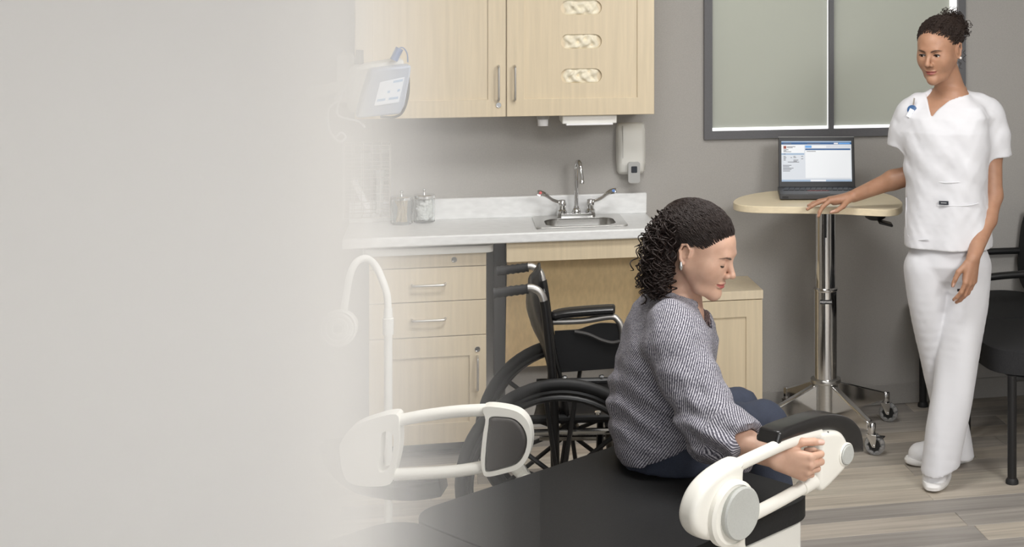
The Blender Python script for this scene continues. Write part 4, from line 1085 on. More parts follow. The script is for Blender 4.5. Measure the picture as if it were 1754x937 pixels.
def head(B, o, R, s, eyes_open=True, smile=0.):
    """adds a head to B; returns masks and placing function.  local: x face forward, y left, z up"""
    o = V3(o)
    def L(x, y, z): return o + R @ (V3((x, y, z)) * s)
    def E(c, r, k, op='u', rot=None): B.ell(L(*c), V3(r) * s, R if rot is None else R @ rot, k * s, op)
    def C(a, b, ra, rb, k, op='u'): B.cone(L(*a), L(*b), ra * s, rb * s, k * s, op)
    E((-.015, 0, .032), (.097, .075, .081), 0)
    E((.032, 0, .036), (.06, .06, .056), .03)
    E((.034, 0, -.018), (.056, .057, .066), .03)
    E((.06, 0, -.056), (.033, .033, .036), .025)
    for y in (-1, 1):
        C((-.004, y * .049, -.038), (.04, y * .027, -.086), .0165, .0135, .045)
        C((.04, y * .027, -.086), (.075, y * .005, -.0975), .0135, .013, .025)
        E((.052, y * .039, -.024), (.027, .023, .028), .035)
    E((.081, 0, -.0965), (.013, .014, .0128), .02)
    C((.083, -.026, .022), (.083, .026, .022), .0115, .0115, .018)
    for y in (-1, 1): E((.1, y * .031, .004), (.02, .017, .0115), .012, 's')
    # nose
    C((.088, 0, .014), (.1105, 0, -.024), .0068, .0088, .011)
    E((.1125, 0, -.029), (.0105, .0105, .0088), .006)
    for y in (-1, 1):
        E((.1005, y * .0118, -.0335), (.0092, .0062, .0078), .006)
        E((.1055, y * .0055, -.0418), (.0052, .0026, .004), .002, 's')
    # eyelids
    for y in (-1, 1):
        E((.0775, y * .0305, .003), (.0138, .0158, .0125), .005)
    # lips
    sm = .003 * smile
    E((.0905, 0, -.0588), (.0098, .0205, .0052), .005)
    E((.0895, 0, -.0695), (.0102, .0185, .0062), .005)
    pm_ = [(.083, -.027, -.0632 + sm), (.093, -.017, -.0638 + sm * .3), (.1005, 0, -.0638), (.093, .017, -.0638 + sm * .3), (.083, .027, -.0632 + sm)]
    B.chain([L(*p) for p in pm_], [v * s for v in (.0012, .0015, .0016, .0015, .0012)], .002 * s, 's')
    if eyes_open:
        for y in (-1, 1): E((.0935, y * .0305, .0015), (.02, .0138, .0056), .002, 's')
    # ears
    tl = np.array([[math.cos(.25), 0, math.sin(.25)], [0, 1, 0], [-math.sin(.25), 0, math.cos(.25)]])
    for y in (-1, 1):
        E((-.012, y * .0745, .0), (.0165, .0065, .029), .006, 'u', tl)
        pts = [(-.002, y * .079, -.006), (-.004, y * .081, .018), (-.014, y * .083, .029), (-.027, y * .083, .023), (-.03, y * .082, .004), (-.022, y * .08, -.018), (-.012, y * .077, -.028)]
        B.chain([L(*p) for p in pts], [v * s for v in (.0028, .0034, .0036, .0038, .0036, .0034, .0055)], .003 * s)
        E((-.0125, y * .0835, .002), (.0095, .0065, .015), .004, 's', tl)
    def masks(vs):
        """lip and brow colour by place on the face"""
        q = ((vs - o) @ R) / s; x, y, z = q[:, 0], np.abs(q[:, 1]), q[:, 2]
        w = np.clip(1 - (y / .0245) ** 2, 0, 1); mid = -.0638 + sm * np.clip(y / .025, 0, 1) ** 2
        up = mid + .0072 * w ** .7 - .0012 * np.exp(-(y / .004) ** 2); dn = mid - .0098 * w ** .8
        e = np.minimum(up - z, z - dn)
        lip = np.clip(e / .0012 + .5, 0, 1) * (y < .0245) * (x > .07)
        bz = np.interp(y, [.011, .024, .037, .05], [.0165, .0215, .0235, .0175]); th = np.interp(y, [.0105, .015, .03, .045, .051], [.0012, .0036, .0032, .0018, .0004])
        br = np.clip((th - np.abs(z - bz)) / .0014 + .3, 0, 1) * (y > .0095) * (y < .052) * (x > .05)
        return lip, br * .9
    return L, masks
def eyes(L, s, R, parent, look=(1, 0, 0), mz=0.):
    for y in (-1, 1):
        c = Vector(L(.0775, y * .0305, .003)); d = Vector(R @ V3(look))
        e = MB().lathe([(.0122 * s * math.sin(PI * q / 10), -.0122 * s * math.cos(PI * q / 10)) for q in range(11)], c, d, 20).build('eye', 'eye_white', parent, world=True)
        MB().lathe([(.0062 * s, .0107 * s), (.0055 * s, .0114 * s), (.003 * s, .0122 * s), (.0005, .0124 * s)], c, d, 16).build('iris', 'iris', e, world=True)
def lashes(L, s, parent, closed):
    for y in (-1, 1):
        P = []
        for i in range(9):
            a = (i / 8 - .5) * 2
            yy = .0305 + a * .0128
            if closed: z = -.0035 - .002 * (1 - a * a) + .0012 * a
            else: z = .0015 + .0052 * (1 - a * a) + .0008 * a
            dx = math.sqrt(max(0, 1 - (a * .0128 / .0158) ** 2 - ((z - .003) / .0125) ** 2)) * .0138
            P.append(Vector(L(.0775 + dx + .0013, y * yy, z)))
        MB().tube(P, [v * s * (1.5 if closed else 1.3) for v in (.0008, .0013, .0016, .0017, .0017, .0017, .0017, .0016, .0009)], 6).build('eyelashes', 'lash', parent, world=True)
def hand(B, o, R, s, curl, spread=(.12, .03, -.05, -.15), thumb=((.55, .75, -.3), (.85, .45, -.25), (.95, .2, -.2)), side=1):
    """local: x fingers, y thumb side, z back of the hand. curl: per finger three joint angles"""
    o = V3(o); nails = []
    def L(p): return o + R @ (V3((p[0], p[1] * side, p[2])) * s)
    kn = [(.087, .027, .003), (.091, .008, .006), (.086, -.011, .004), (.078, -.028, -.001)]
    for i, q in enumerate(kn):
        B.cone(L((.008, q[1] * .55, 0)), L(q), .0155 * s, .0108 * s, .012 * s)
    B.cone(L((.02, .02, -.008)), L((.075, .018, -.007)), .013 * s, .012 * s, .012 * s)
    B.cone(L((.02, -.018, -.007)), L((.07, -.022, -.007)), .012 * s, .011 * s, .012 * s)
    seg = [(.041, .025, .02), (.045, .028, .021), (.042, .026, .02), (.033, .02, .018)]
    rad = [(.0096, .0084, .0074, .0062), (.0098, .0086, .0076, .0064), (.0094, .0082, .0072, .006), (.0084, .0072, .0064, .0054)]
    for i in range(4):
        p = V3(kn[i]); a = 0; yw = spread[i]
        for j in range(3):
            a += curl[i][j]
            d = V3((math.cos(a) * math.cos(yw), math.cos(a) * math.sin(yw), -math.sin(a)))
            q = p + d * seg[i][j]
            B.cone(L(p), L(q), rad[i][j] * s, rad[i][j + 1] * s, .004 * s)
            if j == 2:
                up = V3((math.sin(a) * math.cos(yw), math.sin(a) * math.sin(yw), math.cos(a)))
                nails.append(('c', L(p + d * .011 + up * .006), L(q + up * .0045), .0034 * s, .0034 * s, None))
            p = q
    p = V3((.022, .024, -.008)); tl = (.042, .032, .026); tr = (.0135, .0105, .0094, .0074)
    for j in range(3):
        d = V3(thumb[j]); d /= np.linalg.norm(d); q = p + d * tl[j]
        B.cone(L(p), L(q), tr[j] * s, tr[j + 1] * s, .007 * s if j == 0 else .004 * s); p0 = p; p = q
    up = np.cross(d, np.cross(V3((.2, .5, 1)), d)); up /= np.linalg.norm(up)
    nails.append(('c', L(p0 + d * .013 + up * .007), L(p + up * .005), .0042 * s, .004 * s, None))
    return nails
def curl_tube(mb, path, turns, rad, thick, rng, n=5, per=9):
    """a ringlet: helix of slowly changing radius round a path"""
    P = [np.array(p) for p in spline([tuple(p) for p in path], 6)]
    P = [Vector(p) for p in P]; N = int(turns * per) + 2; pts = []; ph = rng.random() * 6.28; sg = 1 if rng.random() < .5 else -1
    for i in range(N):
        u = i / (N - 1) * (len(P) - 1); k = min(int(u), len(P) - 2); c = P[k].lerp(P[k + 1], u - k)
        t = (P[k + 1] - P[k]); t = t.normalized() if t.length > 1e-9 else Vector((0, 0, 1))
        x = t.orthogonal().normalized(); y = t.cross(x)
        x = Vector((1, 0, 0)) - t * t.x; x = x.normalized() if x.length > .1 else t.orthogonal().normalized(); y = t.cross(x)
        r = rad * min(1, 3 * i / N + .15)
        a = ph + sg * i / per * 2 * PI
        pts.append(c + x * math.cos(a) * r + y * math.sin(a) * r)
    mb.tube(pts, [thick * min(1, (N - 1 - i) / 4 + .25, i / 3 + .3) for i in range(N)], n, caps=False)
def scalp_strands(mb, L, n, c, r, root, tie, rng, amp, thick, turns, start=.55, yspan=1.5):
    """strands lying on the scalp ellipsoid from the hairline back to where the hair is gathered"""
    c, r = V3(c), V3(r); d1 = (V3(tie) - c) / r; d1 /= np.linalg.norm(d1)
    for k in range(n):
        a = rng.uniform(-1, 1); rt = V3(root(a)); d0 = (rt - c) / r; d0 /= np.linalg.norm(d0)
        om = math.acos(np.clip(d0 @ d1, -1, 1)); f0 = start * rng.random() ** 1.6; sc = 1 + rng.uniform(-.015, .02); e = V3((0, rng.gauss(0, .05), rng.gauss(0, .04)))
        pts = []
        for i in range(7):
            f = f0 + (1 - f0) * i / 6 * .96
            d = (math.sin((1 - f) * om) * d0 + math.sin(f * om) * d1) / math.sin(om) + e * math.sin(PI * i / 6)
            d /= np.linalg.norm(d); pts.append(L(*(c + d * r * (sc if f > .12 else 1 + (sc - 1) * f / .12))))
        curl_tube(mb, pts, turns * (1 - f0), amp * rng.uniform(.6, 1.2), thick, rng, 4, 7)
def hairline(a):
    y = a; s_ = 1 if a >= 0 else -1; a = abs(a)
    x = np.interp(a, [0, .3, .5, .72, .86, 1], [.086, .079, .062, .034, .01, -.03]); yy = np.interp(a, [0, .3, .5, .72, .86, 1], [0, .036, .058, .072, .08, .084]); z = np.interp(a, [0, .3, .5, .72, .86, 1], [.066, .062, .048, .03, .028, .012])
    return (x, yy * s_, z)
def lat_dir(a, p=0.):
    """a: degrees from image-right towards the camera (+) ; p: pitch down degrees"""
    a, p = math.radians(a), math.radians(p)
    f = LAT * math.cos(a) - FWD * math.sin(a)
    return V3(f * math.cos(p) - Vector((0, 0, 1)) * math.sin(p))
def J(x, y, t): return V3(aT(x, y, t))

# ================================================================ the nurse
def nurse():
    o = J(1620, 820, 5.02); o[2] = 0
    pe = thing('person', 'standing person in white scrubs with dark hair tied up, one hand resting on the cart', 'person', tuple(o))
    B = Body()
    hs = .915
    Rh = fr_from(lat_dir(180 - 60 + 0, 11))              # turned towards image left, 30 degrees off the camera
    Rh = fr_from(V3((-FWD * math.cos(.55) - LAT * math.sin(.55)) * math.cos(.2) - Vector((0, 0, 1)) * math.sin(.2)))
    L, masks = head(B, J(1608, 87, 4.98), Rh, hs, True, 1.0)
    nb, nt = L(-.035, 0, -.06), L(-.012, 0, -.09)
    B.cone(L(-.026, 0, -.05), J(1632, 166, 5.03), .047, .052, .018)
    Rb = fr_from(V3(-FWD * math.cos(.35) - LAT * math.sin(.35)))   # trunk
    ct = J(1622, 300, 5.02)
    def zz(y): return (300 - y) * 5.02 / 2400
    # trunk under the clothes
    B.loft(ct, Rb, [(zz(430), 0, 0, .085, .125), (zz(330), 0, 0, .085, .115), (zz(240), .005, 0, .104, .13), (zz(200), .0, 0, .098, .125), (zz(180), -.008, 0, .076, .108), (zz(168), -.013, 0, .056, .082), (zz(155), -.018, 0, .047, .055)], 2.2, .03)
    # image-right arm hanging
    sh = J(1684, 196, 5.06); el = J(1700, 335, 5.03); wr = J(1667, 441, 4.87)
    B.chain([sh, J(1697, 262, 5.06), el], [.042, .041, .036], .02); B.chain([el, J(1690, 375, 4.98), wr], [.037, .036, .024], .015, sq=None)
    hx = J(1656, 517, 4.85) - wr; hx /= np.linalg.norm(hx)
    hy = V3(-LAT * .75 - FWD * .65); hy -= hx * (hx @ hy); hy /= np.linalg.norm(hy)     # thumb side: towards image left
    hz = np.cross(hx, hy)
    side = 1
    Rn = np.stack([hx, hy, hz], 1)
    if hz @ V3(-FWD + LAT * .4) < 0: Rn = np.stack([hx, hy, -hz], 1)
    n1 = hand(B, wr + hx * .008, Rn, .92, [(.3, .35, .2), (.3, .4, .25), (.35, .45, .3), (.4, .5, .3)], (.05, .0, -.03, -.06), ((.75, .6, -.25), (.95, .12, -.3), (.97, .02, -.25)))
    # image-left arm reaching to the cart
    sh2 = J(1566, 200, 5.06); el2 = J(1570, 298, 5.16); wr2 = J(1462, 336, 5.2)
    B.chain([sh2, el2], [.04, .04], .02); B.chain([el2, J(1530, 308, 5.17), wr2], [.039, .036, .023], .015)
    tipw = J(1386, 347, 5.19); hx = tipw - wr2; hx[2] -= .006; hx /= np.linalg.norm(hx)
    hy = V3(-FWD * .9 - LAT * .1); hy -= hx * (hx @ hy); hy /= np.linalg.norm(hy)
    hz = np.cross(hx, hy)
    if hz[2] < 0: hz = -hz
    Rn2 = np.stack([hx, hy, hz], 1)
    n2 = hand(B, wr2 + hx * .006, Rn2, .95, [(.42, .42, .25), (.1, .2, .12), (.02, .15, .1), (.0, .12, .1)], (.3, .1, -.06, -.2), ((.62, .75, -.42), (.85, .45, -.32), (.98, .15, -.1)))
    # legs
    hA, kA, aA = J(1655, 445, 5.02), J(1640, 622, 4.98), J(1608, 800, 4.97)
    hB, kB, aB = J(1594, 445, 5.02), J(1612, 630, 5.06), J(1643, 778, 5.15)
    for h_, k_, a_ in ((hA, kA, aA), (hB, kB, aB)): B.chain([h_, k_, a_], [.06, .032, .026], .02)
    hb = (L(-.125, -.1, -.155), L(.14, .1, .14))
    c = L(0, 0, -.02)
    fine = [(c - .155 * 1.0, c + .15, .0021), (np.minimum(wr, J(1656, 520, 4.85)) - .045, np.maximum(wr, J(1656, 520, 4.85)) + .045, .0022),
            (np.minimum(wr2, tipw) - .045, np.maximum(wr2, tipw) + .045, .0022)]
    vs, Q = mesh_body(B, .0065, fine)
    lip, br = masks(vs)
    at = dict(lip=lip, brow=br, nail=mask(n1 + n2, vs, .0008, .0012))
    bo = put('body', vs, Q, 'skin_tan', pe, at)
    eyes(L, hs, Rh, bo, (1, -.2, -.3)); lashes(L, hs, bo, False)
    MB().lathe([(.0045 * math.sin(PI * q / 8), -.0045 * math.cos(PI * q / 8)) for q in range(9)], L(-.012, .084, -.03), (0, 0, 1), 12).build('earring', 'pearl', bo, world=True)
    # ---- hair drawn back into a curly bun
    H = Body()
    H.ell(L(-.026, 0, .047), V3((.102, .0795, .079)) * hs, Rh, 0)
    nrm = Rh @ V3((-.66, 0, .75)); H.cut(L(.083, 0, .072), -nrm, .02)
    H.ell(L(-.012, .082, -.004), V3((.03, .03, .042)) * hs, Rh, .004, 's'); H.ell(L(-.012, -.082, -.004), V3((.03, .03, .042)) * hs, Rh, .004, 's')
    H.ell(L(-.03, 0, -.09), V3((.12, .1, .06)) * hs, Rh, .02, 's')
    H.ell(L(-.094, .012, .074), V3((.058, .062, .05)) * hs, Rh, .02)
    lo, hi = H.bounds(); H.fold(lo, hi, lambda P: (nz3(P, 170, 1.) * .0022 + nz3(P, 90, 2.) * .002).astype('f4'))
    vs, Q = mesh_body(H, .003)
    mb = MB(); rng = random.Random(11)
    bc = L(-.094, .012, .074)
    for k in range(280):
        d = V3((rng.gauss(0, 1), rng.gauss(0, 1), rng.gauss(0, 1))); d /= np.linalg.norm(d)
        p0 = bc + Rh @ (d * V3((.058, .062, .05))) * hs; e = V3((rng.gauss(0, 1), rng.gauss(0, 1), rng.gauss(0, 1))) * .011 + d * .009
        curl_tube(mb, [p0 - d * .01, p0 + e * .5, p0 + e, p0 + e * .6 + V3((0, 0, -.012))], 1.8 + rng.random(), .006 + .004 * rng.random(), .001, rng, 4, 14)
    scalp_strands(mb, L, 620, (-.024, 0, .047), (.106, .0835, .083), hairline, (-.094, .012, .075), rng, .0042, .0011, 12, .8)
    for k in range(26):                                   # loose ends by the nape
        p0 = L(-.085 + rng.gauss(0, .012), .02 + rng.gauss(0, .02), -.03 + rng.gauss(0, .015))
        curl_tube(mb, [p0, p0 + V3((0, 0, -.02)), p0 + V3((rng.gauss(0, .008), rng.gauss(0, .008), -.045))], 2, .006, .0008, rng, 4)
    v2 = np.array([tuple(p) for p in mb.v]); q2 = np.array(mb.f)
    put('hair', np.concatenate([vs, v2]), np.concatenate([Q, q2 + len(vs)]), 'hair_dark', pe)
    # ---- scrub top
    T = Body()
    T.loft(ct, Rb, [(zz(424), .0, 0, .122, .155), (zz(380), .0, 0, .118, .152), (zz(320), .002, 0, .115, .148), (zz(260), .006, 0, .118, .15), (zz(225), .006, 0, .118, .153), (zz(200), .0, 0, .108, .15), (zz(182), -.008, 0, .085, .135), (zz(168), -.014, 0, .062, .095), (zz(152), -.02, 0, .05, .064)], 2.35, 0)
    SL = Body().chain([J(1672, 180, 5.05), J(1690, 198, 5.06), J(1698, 235, 5.065), J(1703, 300, 5.07)], [.05, .058, .063, .072], .03)
    SL.cut(J(1702, 268, 5.07), V3(J(1702, 300, 5.07) - J(1694, 235, 5.06)), .002); SL.cone(J(1697, 250, 5.065), J(1703, 310, 5.07), .048, .06, .003, 's')
    T.sub(SL, .03)
    SR = Body().chain([J(1572, 182, 5.05), J(1557, 199, 5.06), J(1548, 228, 5.08), J(1540, 290, 5.1)], [.046, .05, .051, .056], .03)
    SR.cut(J(1542, 251, 5.09), V3(J(1532, 290, 5.1) - J(1548, 215, 5.08)), .002); SR.cone(J(1548, 235, 5.085), J(1538, 300, 5.1), .038, .044, .003, 's')
    T.sub(SR, .03)
    nk = J(1631, 150, 5.02)
    T.cone(nk + V3((0, 0, .03)), nk - V3((0, 0, .012)), .062, .056, .006, 's')
    tip, vl, vr = J(1599, 200, 4.9), J(1590, 148, 4.9), J(1659, 150, 4.9)
    fw = V3(FWD); n1_ = np.cross(tip - vl, fw); n2_ = np.cross(vr - tip, fw)
    if n1_ @ (vr - tip) > 0: n1_ = -n1_
    if n2_ @ (vl - tip) > 0: n2_ = -n2_
    T.wedge([(tip, n1_), (tip, n2_), (nk + fw * .01, fw)], J(1560, 230, 5.0) - .3, J(1680, 120, 5.0) + .3, .003)
    lo, hi = T.bounds()
    def folds(P):
        z = P[..., 2]; u = (P - ct.astype('f4')) @ Rb.astype('f4')
        a = np.clip((1.35 - z) / .25, 0, 1)
        r = .0036 * np.sin(u[..., 1] * 48 + 2.2 * np.sin(z * 9) + 1.) * a + .0022 * nz3(P * np.array((1, 1, .5), 'f4'), 22, .7) + .0008 * nz3(P, 60, .2)
        dg = np.sin((u[..., 1] * .8 + z * 1.1) * 60 + np.sin(z * 13) * 1.5) * .0022 * np.clip((1.42 - z) / .1, 0, 1) * np.clip((z - 1.0) / .15, 0, 1)
        return (r + dg).astype('f4')
    T.fold(lo, hi, folds)
    T.cut(J(1620, 421, 5.02), (0, 0, -1), .002)
    T.loft(ct, Rb, [(zz(460), 0, 0, .107, .141), (zz(404), 0, 0, .107, .141)], 2.35, .003, 's')
    vs, Q = mesh_body(T, .0042)
    top = put('scrub_top', vs, Q, 'scrub_white', pe)
    # trims: neck band, pocket seams, maker's label
    def surf(px, py, t=5.0, out=.0):                      # front of the top along the view ray
        d = ray(px, py); best = None
        for i in range(160):
            p = V3(aT(px, py, 4.75 + i * .0025))
            r = (p - ct) @ Rb
            row = [(zz(424), .122, .155), (zz(320), .115, .148), (zz(225), .118, .153), (zz(200), .108, .15), (zz(182), .085, .135)]
            rx = np.interp(r[2], [q[0] for q in row], [q[1] for q in row]); ry = np.interp(r[2], [q[0] for q in row], [q[2] for q in row])
            if (abs(r[0] / rx) ** 2.35 + abs(r[1] / ry) ** 2.35) < 1: return Vector(p) + (-FWD) * (.004 + out)
        return aT(px, py, 4.9)
    for nm, pts in (('pocket_seam', [(1596, 272), (1600, 308), (1640, 312), (1672, 305)]), ('pocket_seam', [(1552, 338), (1556, 404), (1590, 410)]), ('pocket_seam', [(1606, 352), (1655, 352), (1676, 348)])):
        MB().tube([surf(*q, out=-.0005) for q in spline(pts, 6)], .002, 6).build(nm, 'scrub_white', top, world=True)
    c = surf(1616, 347, out=.0035)
    tg_ = MB().box((-.0165, -.0012, -.0065), (.0165, .0012, .0065), Matrix.Translation(c) @ Matrix.Rotation(-PSI - .2, 4, 'Z')).build('sewn_label', 'ink', top, world=True)
    MB().box((-.01, -.0016, -.0007), (.01, -.0011, .0007), Matrix.Translation(c) @ Matrix.Rotation(-PSI - .2, 4, 'Z')).build('label_print', 'letter_white', tg_, world=True)
    # ---- trousers
    Pn = Body()
    Pn.loft(ct, Rb, [(zz(490), 0, 0, .06, .09), (zz(474), 0, 0, .09, .125), (zz(450), 0, 0, .108, .142), (zz(405), 0, 0, .1, .13)], 2.2, 0)
    LA = Body().limb([J(1656, 460, 5.02), J(1652, 530, 5.0), J(1640, 620, 4.98), J(1631, 680, 4.96), J(1620, 740, 4.95), J(1607, 830, 4.94)], [.088, .084, .075, .068, .067, .07])
    LA.cut(J(1606, 803, 4.95), V3((.15, .0, -1)), .002); Pn.sub(LA, .03)
    LB = Body().limb([J(1590, 460, 5.02), J(1594, 530, 5.03), J(1610, 620, 5.07), J(1622, 690, 5.1), J(1636, 745, 5.13), J(1643, 800, 5.15)], [.088, .078, .064, .056, .055, .058])
    LB.cut(J(1645, 780, 5.15), (0, 0, -1), .002); Pn.sub(LB, .008)
    lo, hi = Pn.bounds()
    Pn.fold(lo, hi, lambda P: (.0042 * np.sin((P @ V3(LAT).astype('f4')) * 46 + np.sin(P[..., 2] * 3.1) * 1.3 + 1) * np.clip((.9 - P[..., 2]) / .3, .1, 1) + .0012 * nz3(P * np.array((1, 1, .16), 'f4'), 26, .4) + .0004 * nz3(P, 50, .9)).astype('f4'))
    vs, Q = mesh_body(Pn, .005)
    tr = put('trousers', vs, Q, 'scrub_white', pe)
    cl = aT(1645, 497, 4.885)
    MB().box((-.011, -.0012, -.0045), (.011, .0012, .0045), Matrix.Translation(cl) @ Matrix.Rotation(-PSI, 4, 'Z')).build('sewn_label', 'ink', tr, world=True)
    # ---- shoes
    def shoe(heel, toe, s=1.0):
        heel, toe = V3(heel), V3(toe); heel[2] = toe[2] = 0
        f = toe - heel; Ln = np.linalg.norm(f); R = fr_from(f)
        S = Body()
        def l(x, y, z): return heel + R @ V3((x * Ln, y, z))
        S.chain([l(.17, 0, .04), l(.45, .0, .042), l(.8, .0, .036)], [.04, .047, .043], .03)
        S.cone(l(.14, 0, .03), l(.2, 0, .1), .038, .036, .02); S.cone(l(.35, 0, .07), l(.6, 0, .05), .03, .03, .02)
        S.cut(l(0, 0, .018), (0, 0, -1), .002)
        vs, Q = mesh_body(S, .004)
        so = put('shoe', vs, Q, 'shoe_white', pe)
        out = []
        n = 40
        for i in range(n):
            a = 2 * PI * i / n
            x = .5 - .515 * math.cos(a); w = .05 * (abs(math.sin(a)) ** .75) * (1 if x > .45 else .9) * (1 if math.sin(a) > 0 else -1)
            out.append((x, w))
        mbs = MB(); ring = []
        for h_, g in ((.0, .94), (.004, 1.0), (.016, 1.02), (.024, .97)):
            for x, w in out:
                up = .012 * max(0, x - .75) ** 1 * 2 + (.004 if h_ > .01 else 0) * max(0, .25 - x) * 4
                p = l(.5 + (x - .5) * g, w * g, h_ + up + .0005); ring.append(p)
        fs = [(k * n + i, k * n + (i + 1) % n, (k + 1) * n + (i + 1) % n, (k + 1) * n + i) for k in range(3) for i in range(n)] + [tuple(range(n - 1, -1, -1)), tuple(3 * n + i for i in range(n))]
        mbs.add(ring, fs).build('sole', 'sole_white', so, world=True, angle=50)
    shoe(aZ(1614, 792, 0), aZ(1597, 846, 0)); shoe(aZ(1664, 787, 0), aZ(1553, 797, 0))
    return surf
surf_n = nurse()
# clip-on badge on the nurse's chest
bp = surf_n(1562, 188, out=.006)
bd = thing('badge', 'clip-on badge reel on the chest of the white scrub top', 'badge', tuple(bp))
MB().tube([bp + Vector((.008, 0, .042)), bp + Vector((.003, -.003, .018))], .003, 8).build('clip', 'chrome', bd, world=True)
MB().lathe([(.017, -.003), (.018, 0), (.016, .004), (.001, .005)], bp, -FWD + Vector((0, 0, .25)), 20).build('reel', 'scr_navy', bd, world=True)
MB().box((-.012, -.007, -.03), (.006, -.005, .002), Matrix.Translation(bp) @ Matrix.Rotation(.5, 4, 'Y')).build('card', 'card_white', bd, world=True, bevel=.001)

# ================================================================ the seated woman
def blouse_mat():
    m = bpy.data.materials.new('blouse'); m.use_nodes = True; nt = m.node_tree; b = nt.nodes['Principled BSDF']
    at = nt.nodes.new('ShaderNodeAttribute'); at.attribute_name = 'pat'
    mp = nt.nodes.new('ShaderNodeMapping'); mp.inputs['Rotation'].default_value = (0, 0, math.radians(-55)); nt.links.new(at.outputs['Vector'], mp.inputs[0])
    N, LK = nt.nodes.new, nt.links.new
    sp_ = N('ShaderNodeSeparateXYZ'); LK(mp.outputs[0], sp_.inputs[0])
    m1 = N('ShaderNodeMath'); m1.operation = 'MULTIPLY'; m1.inputs[1].default_value = 2 * PI / .0058; LK(sp_.outputs['Y'], m1.inputs[0])
    m2 = N('ShaderNodeMath'); m2.operation = 'SINE'; LK(m1.outputs[0], m2.inputs[0])
    mps = N('ShaderNodeMapping'); mps.inputs['Scale'].default_value = (170, 420, 1); LK(mp.outputs[0], mps.inputs[0])
    nz = N('ShaderNodeTexNoise'); nz.inputs['Scale'].default_value = 1; nz.inputs['Detail'].default_value = 2; LK(mps.outputs[0], nz.inputs['Vector'])
    m3 = N('ShaderNodeMath'); m3.operation = 'MULTIPLY_ADD'; m3.inputs[1].default_value = 4.4; m3.inputs[2].default_value = -2.2; LK(nz.outputs['Fac'], m3.inputs[0])
    m4 = N('ShaderNodeMath'); m4.operation = 'ADD'; LK(m2.outputs[0], m4.inputs[0]); LK(m3.outputs[0], m4.inputs[1])
    m5 = N('ShaderNodeMapRange'); m5.inputs['From Min'].default_value = -1.3; m5.inputs['From Max'].default_value = 1.3; LK(m4.outputs[0], m5.inputs['Value'])
    rp = N('ShaderNodeValToRGB'); el = rp.color_ramp.elements
    el[0].position = .1; el[0].color = rgb(60, 59, 70); el[1].position = .9; el[1].color = rgb(198, 196, 203)
    e = el.new(.5); e.color = rgb(112, 110, 122)
    LK(m5.outputs[0], rp.inputs[0]); LK(rp.outputs[0], b.inputs['Base Color'])
    b.inputs['Roughness'].default_value = .85
    MATS['blouse'] = m
blouse_mat()
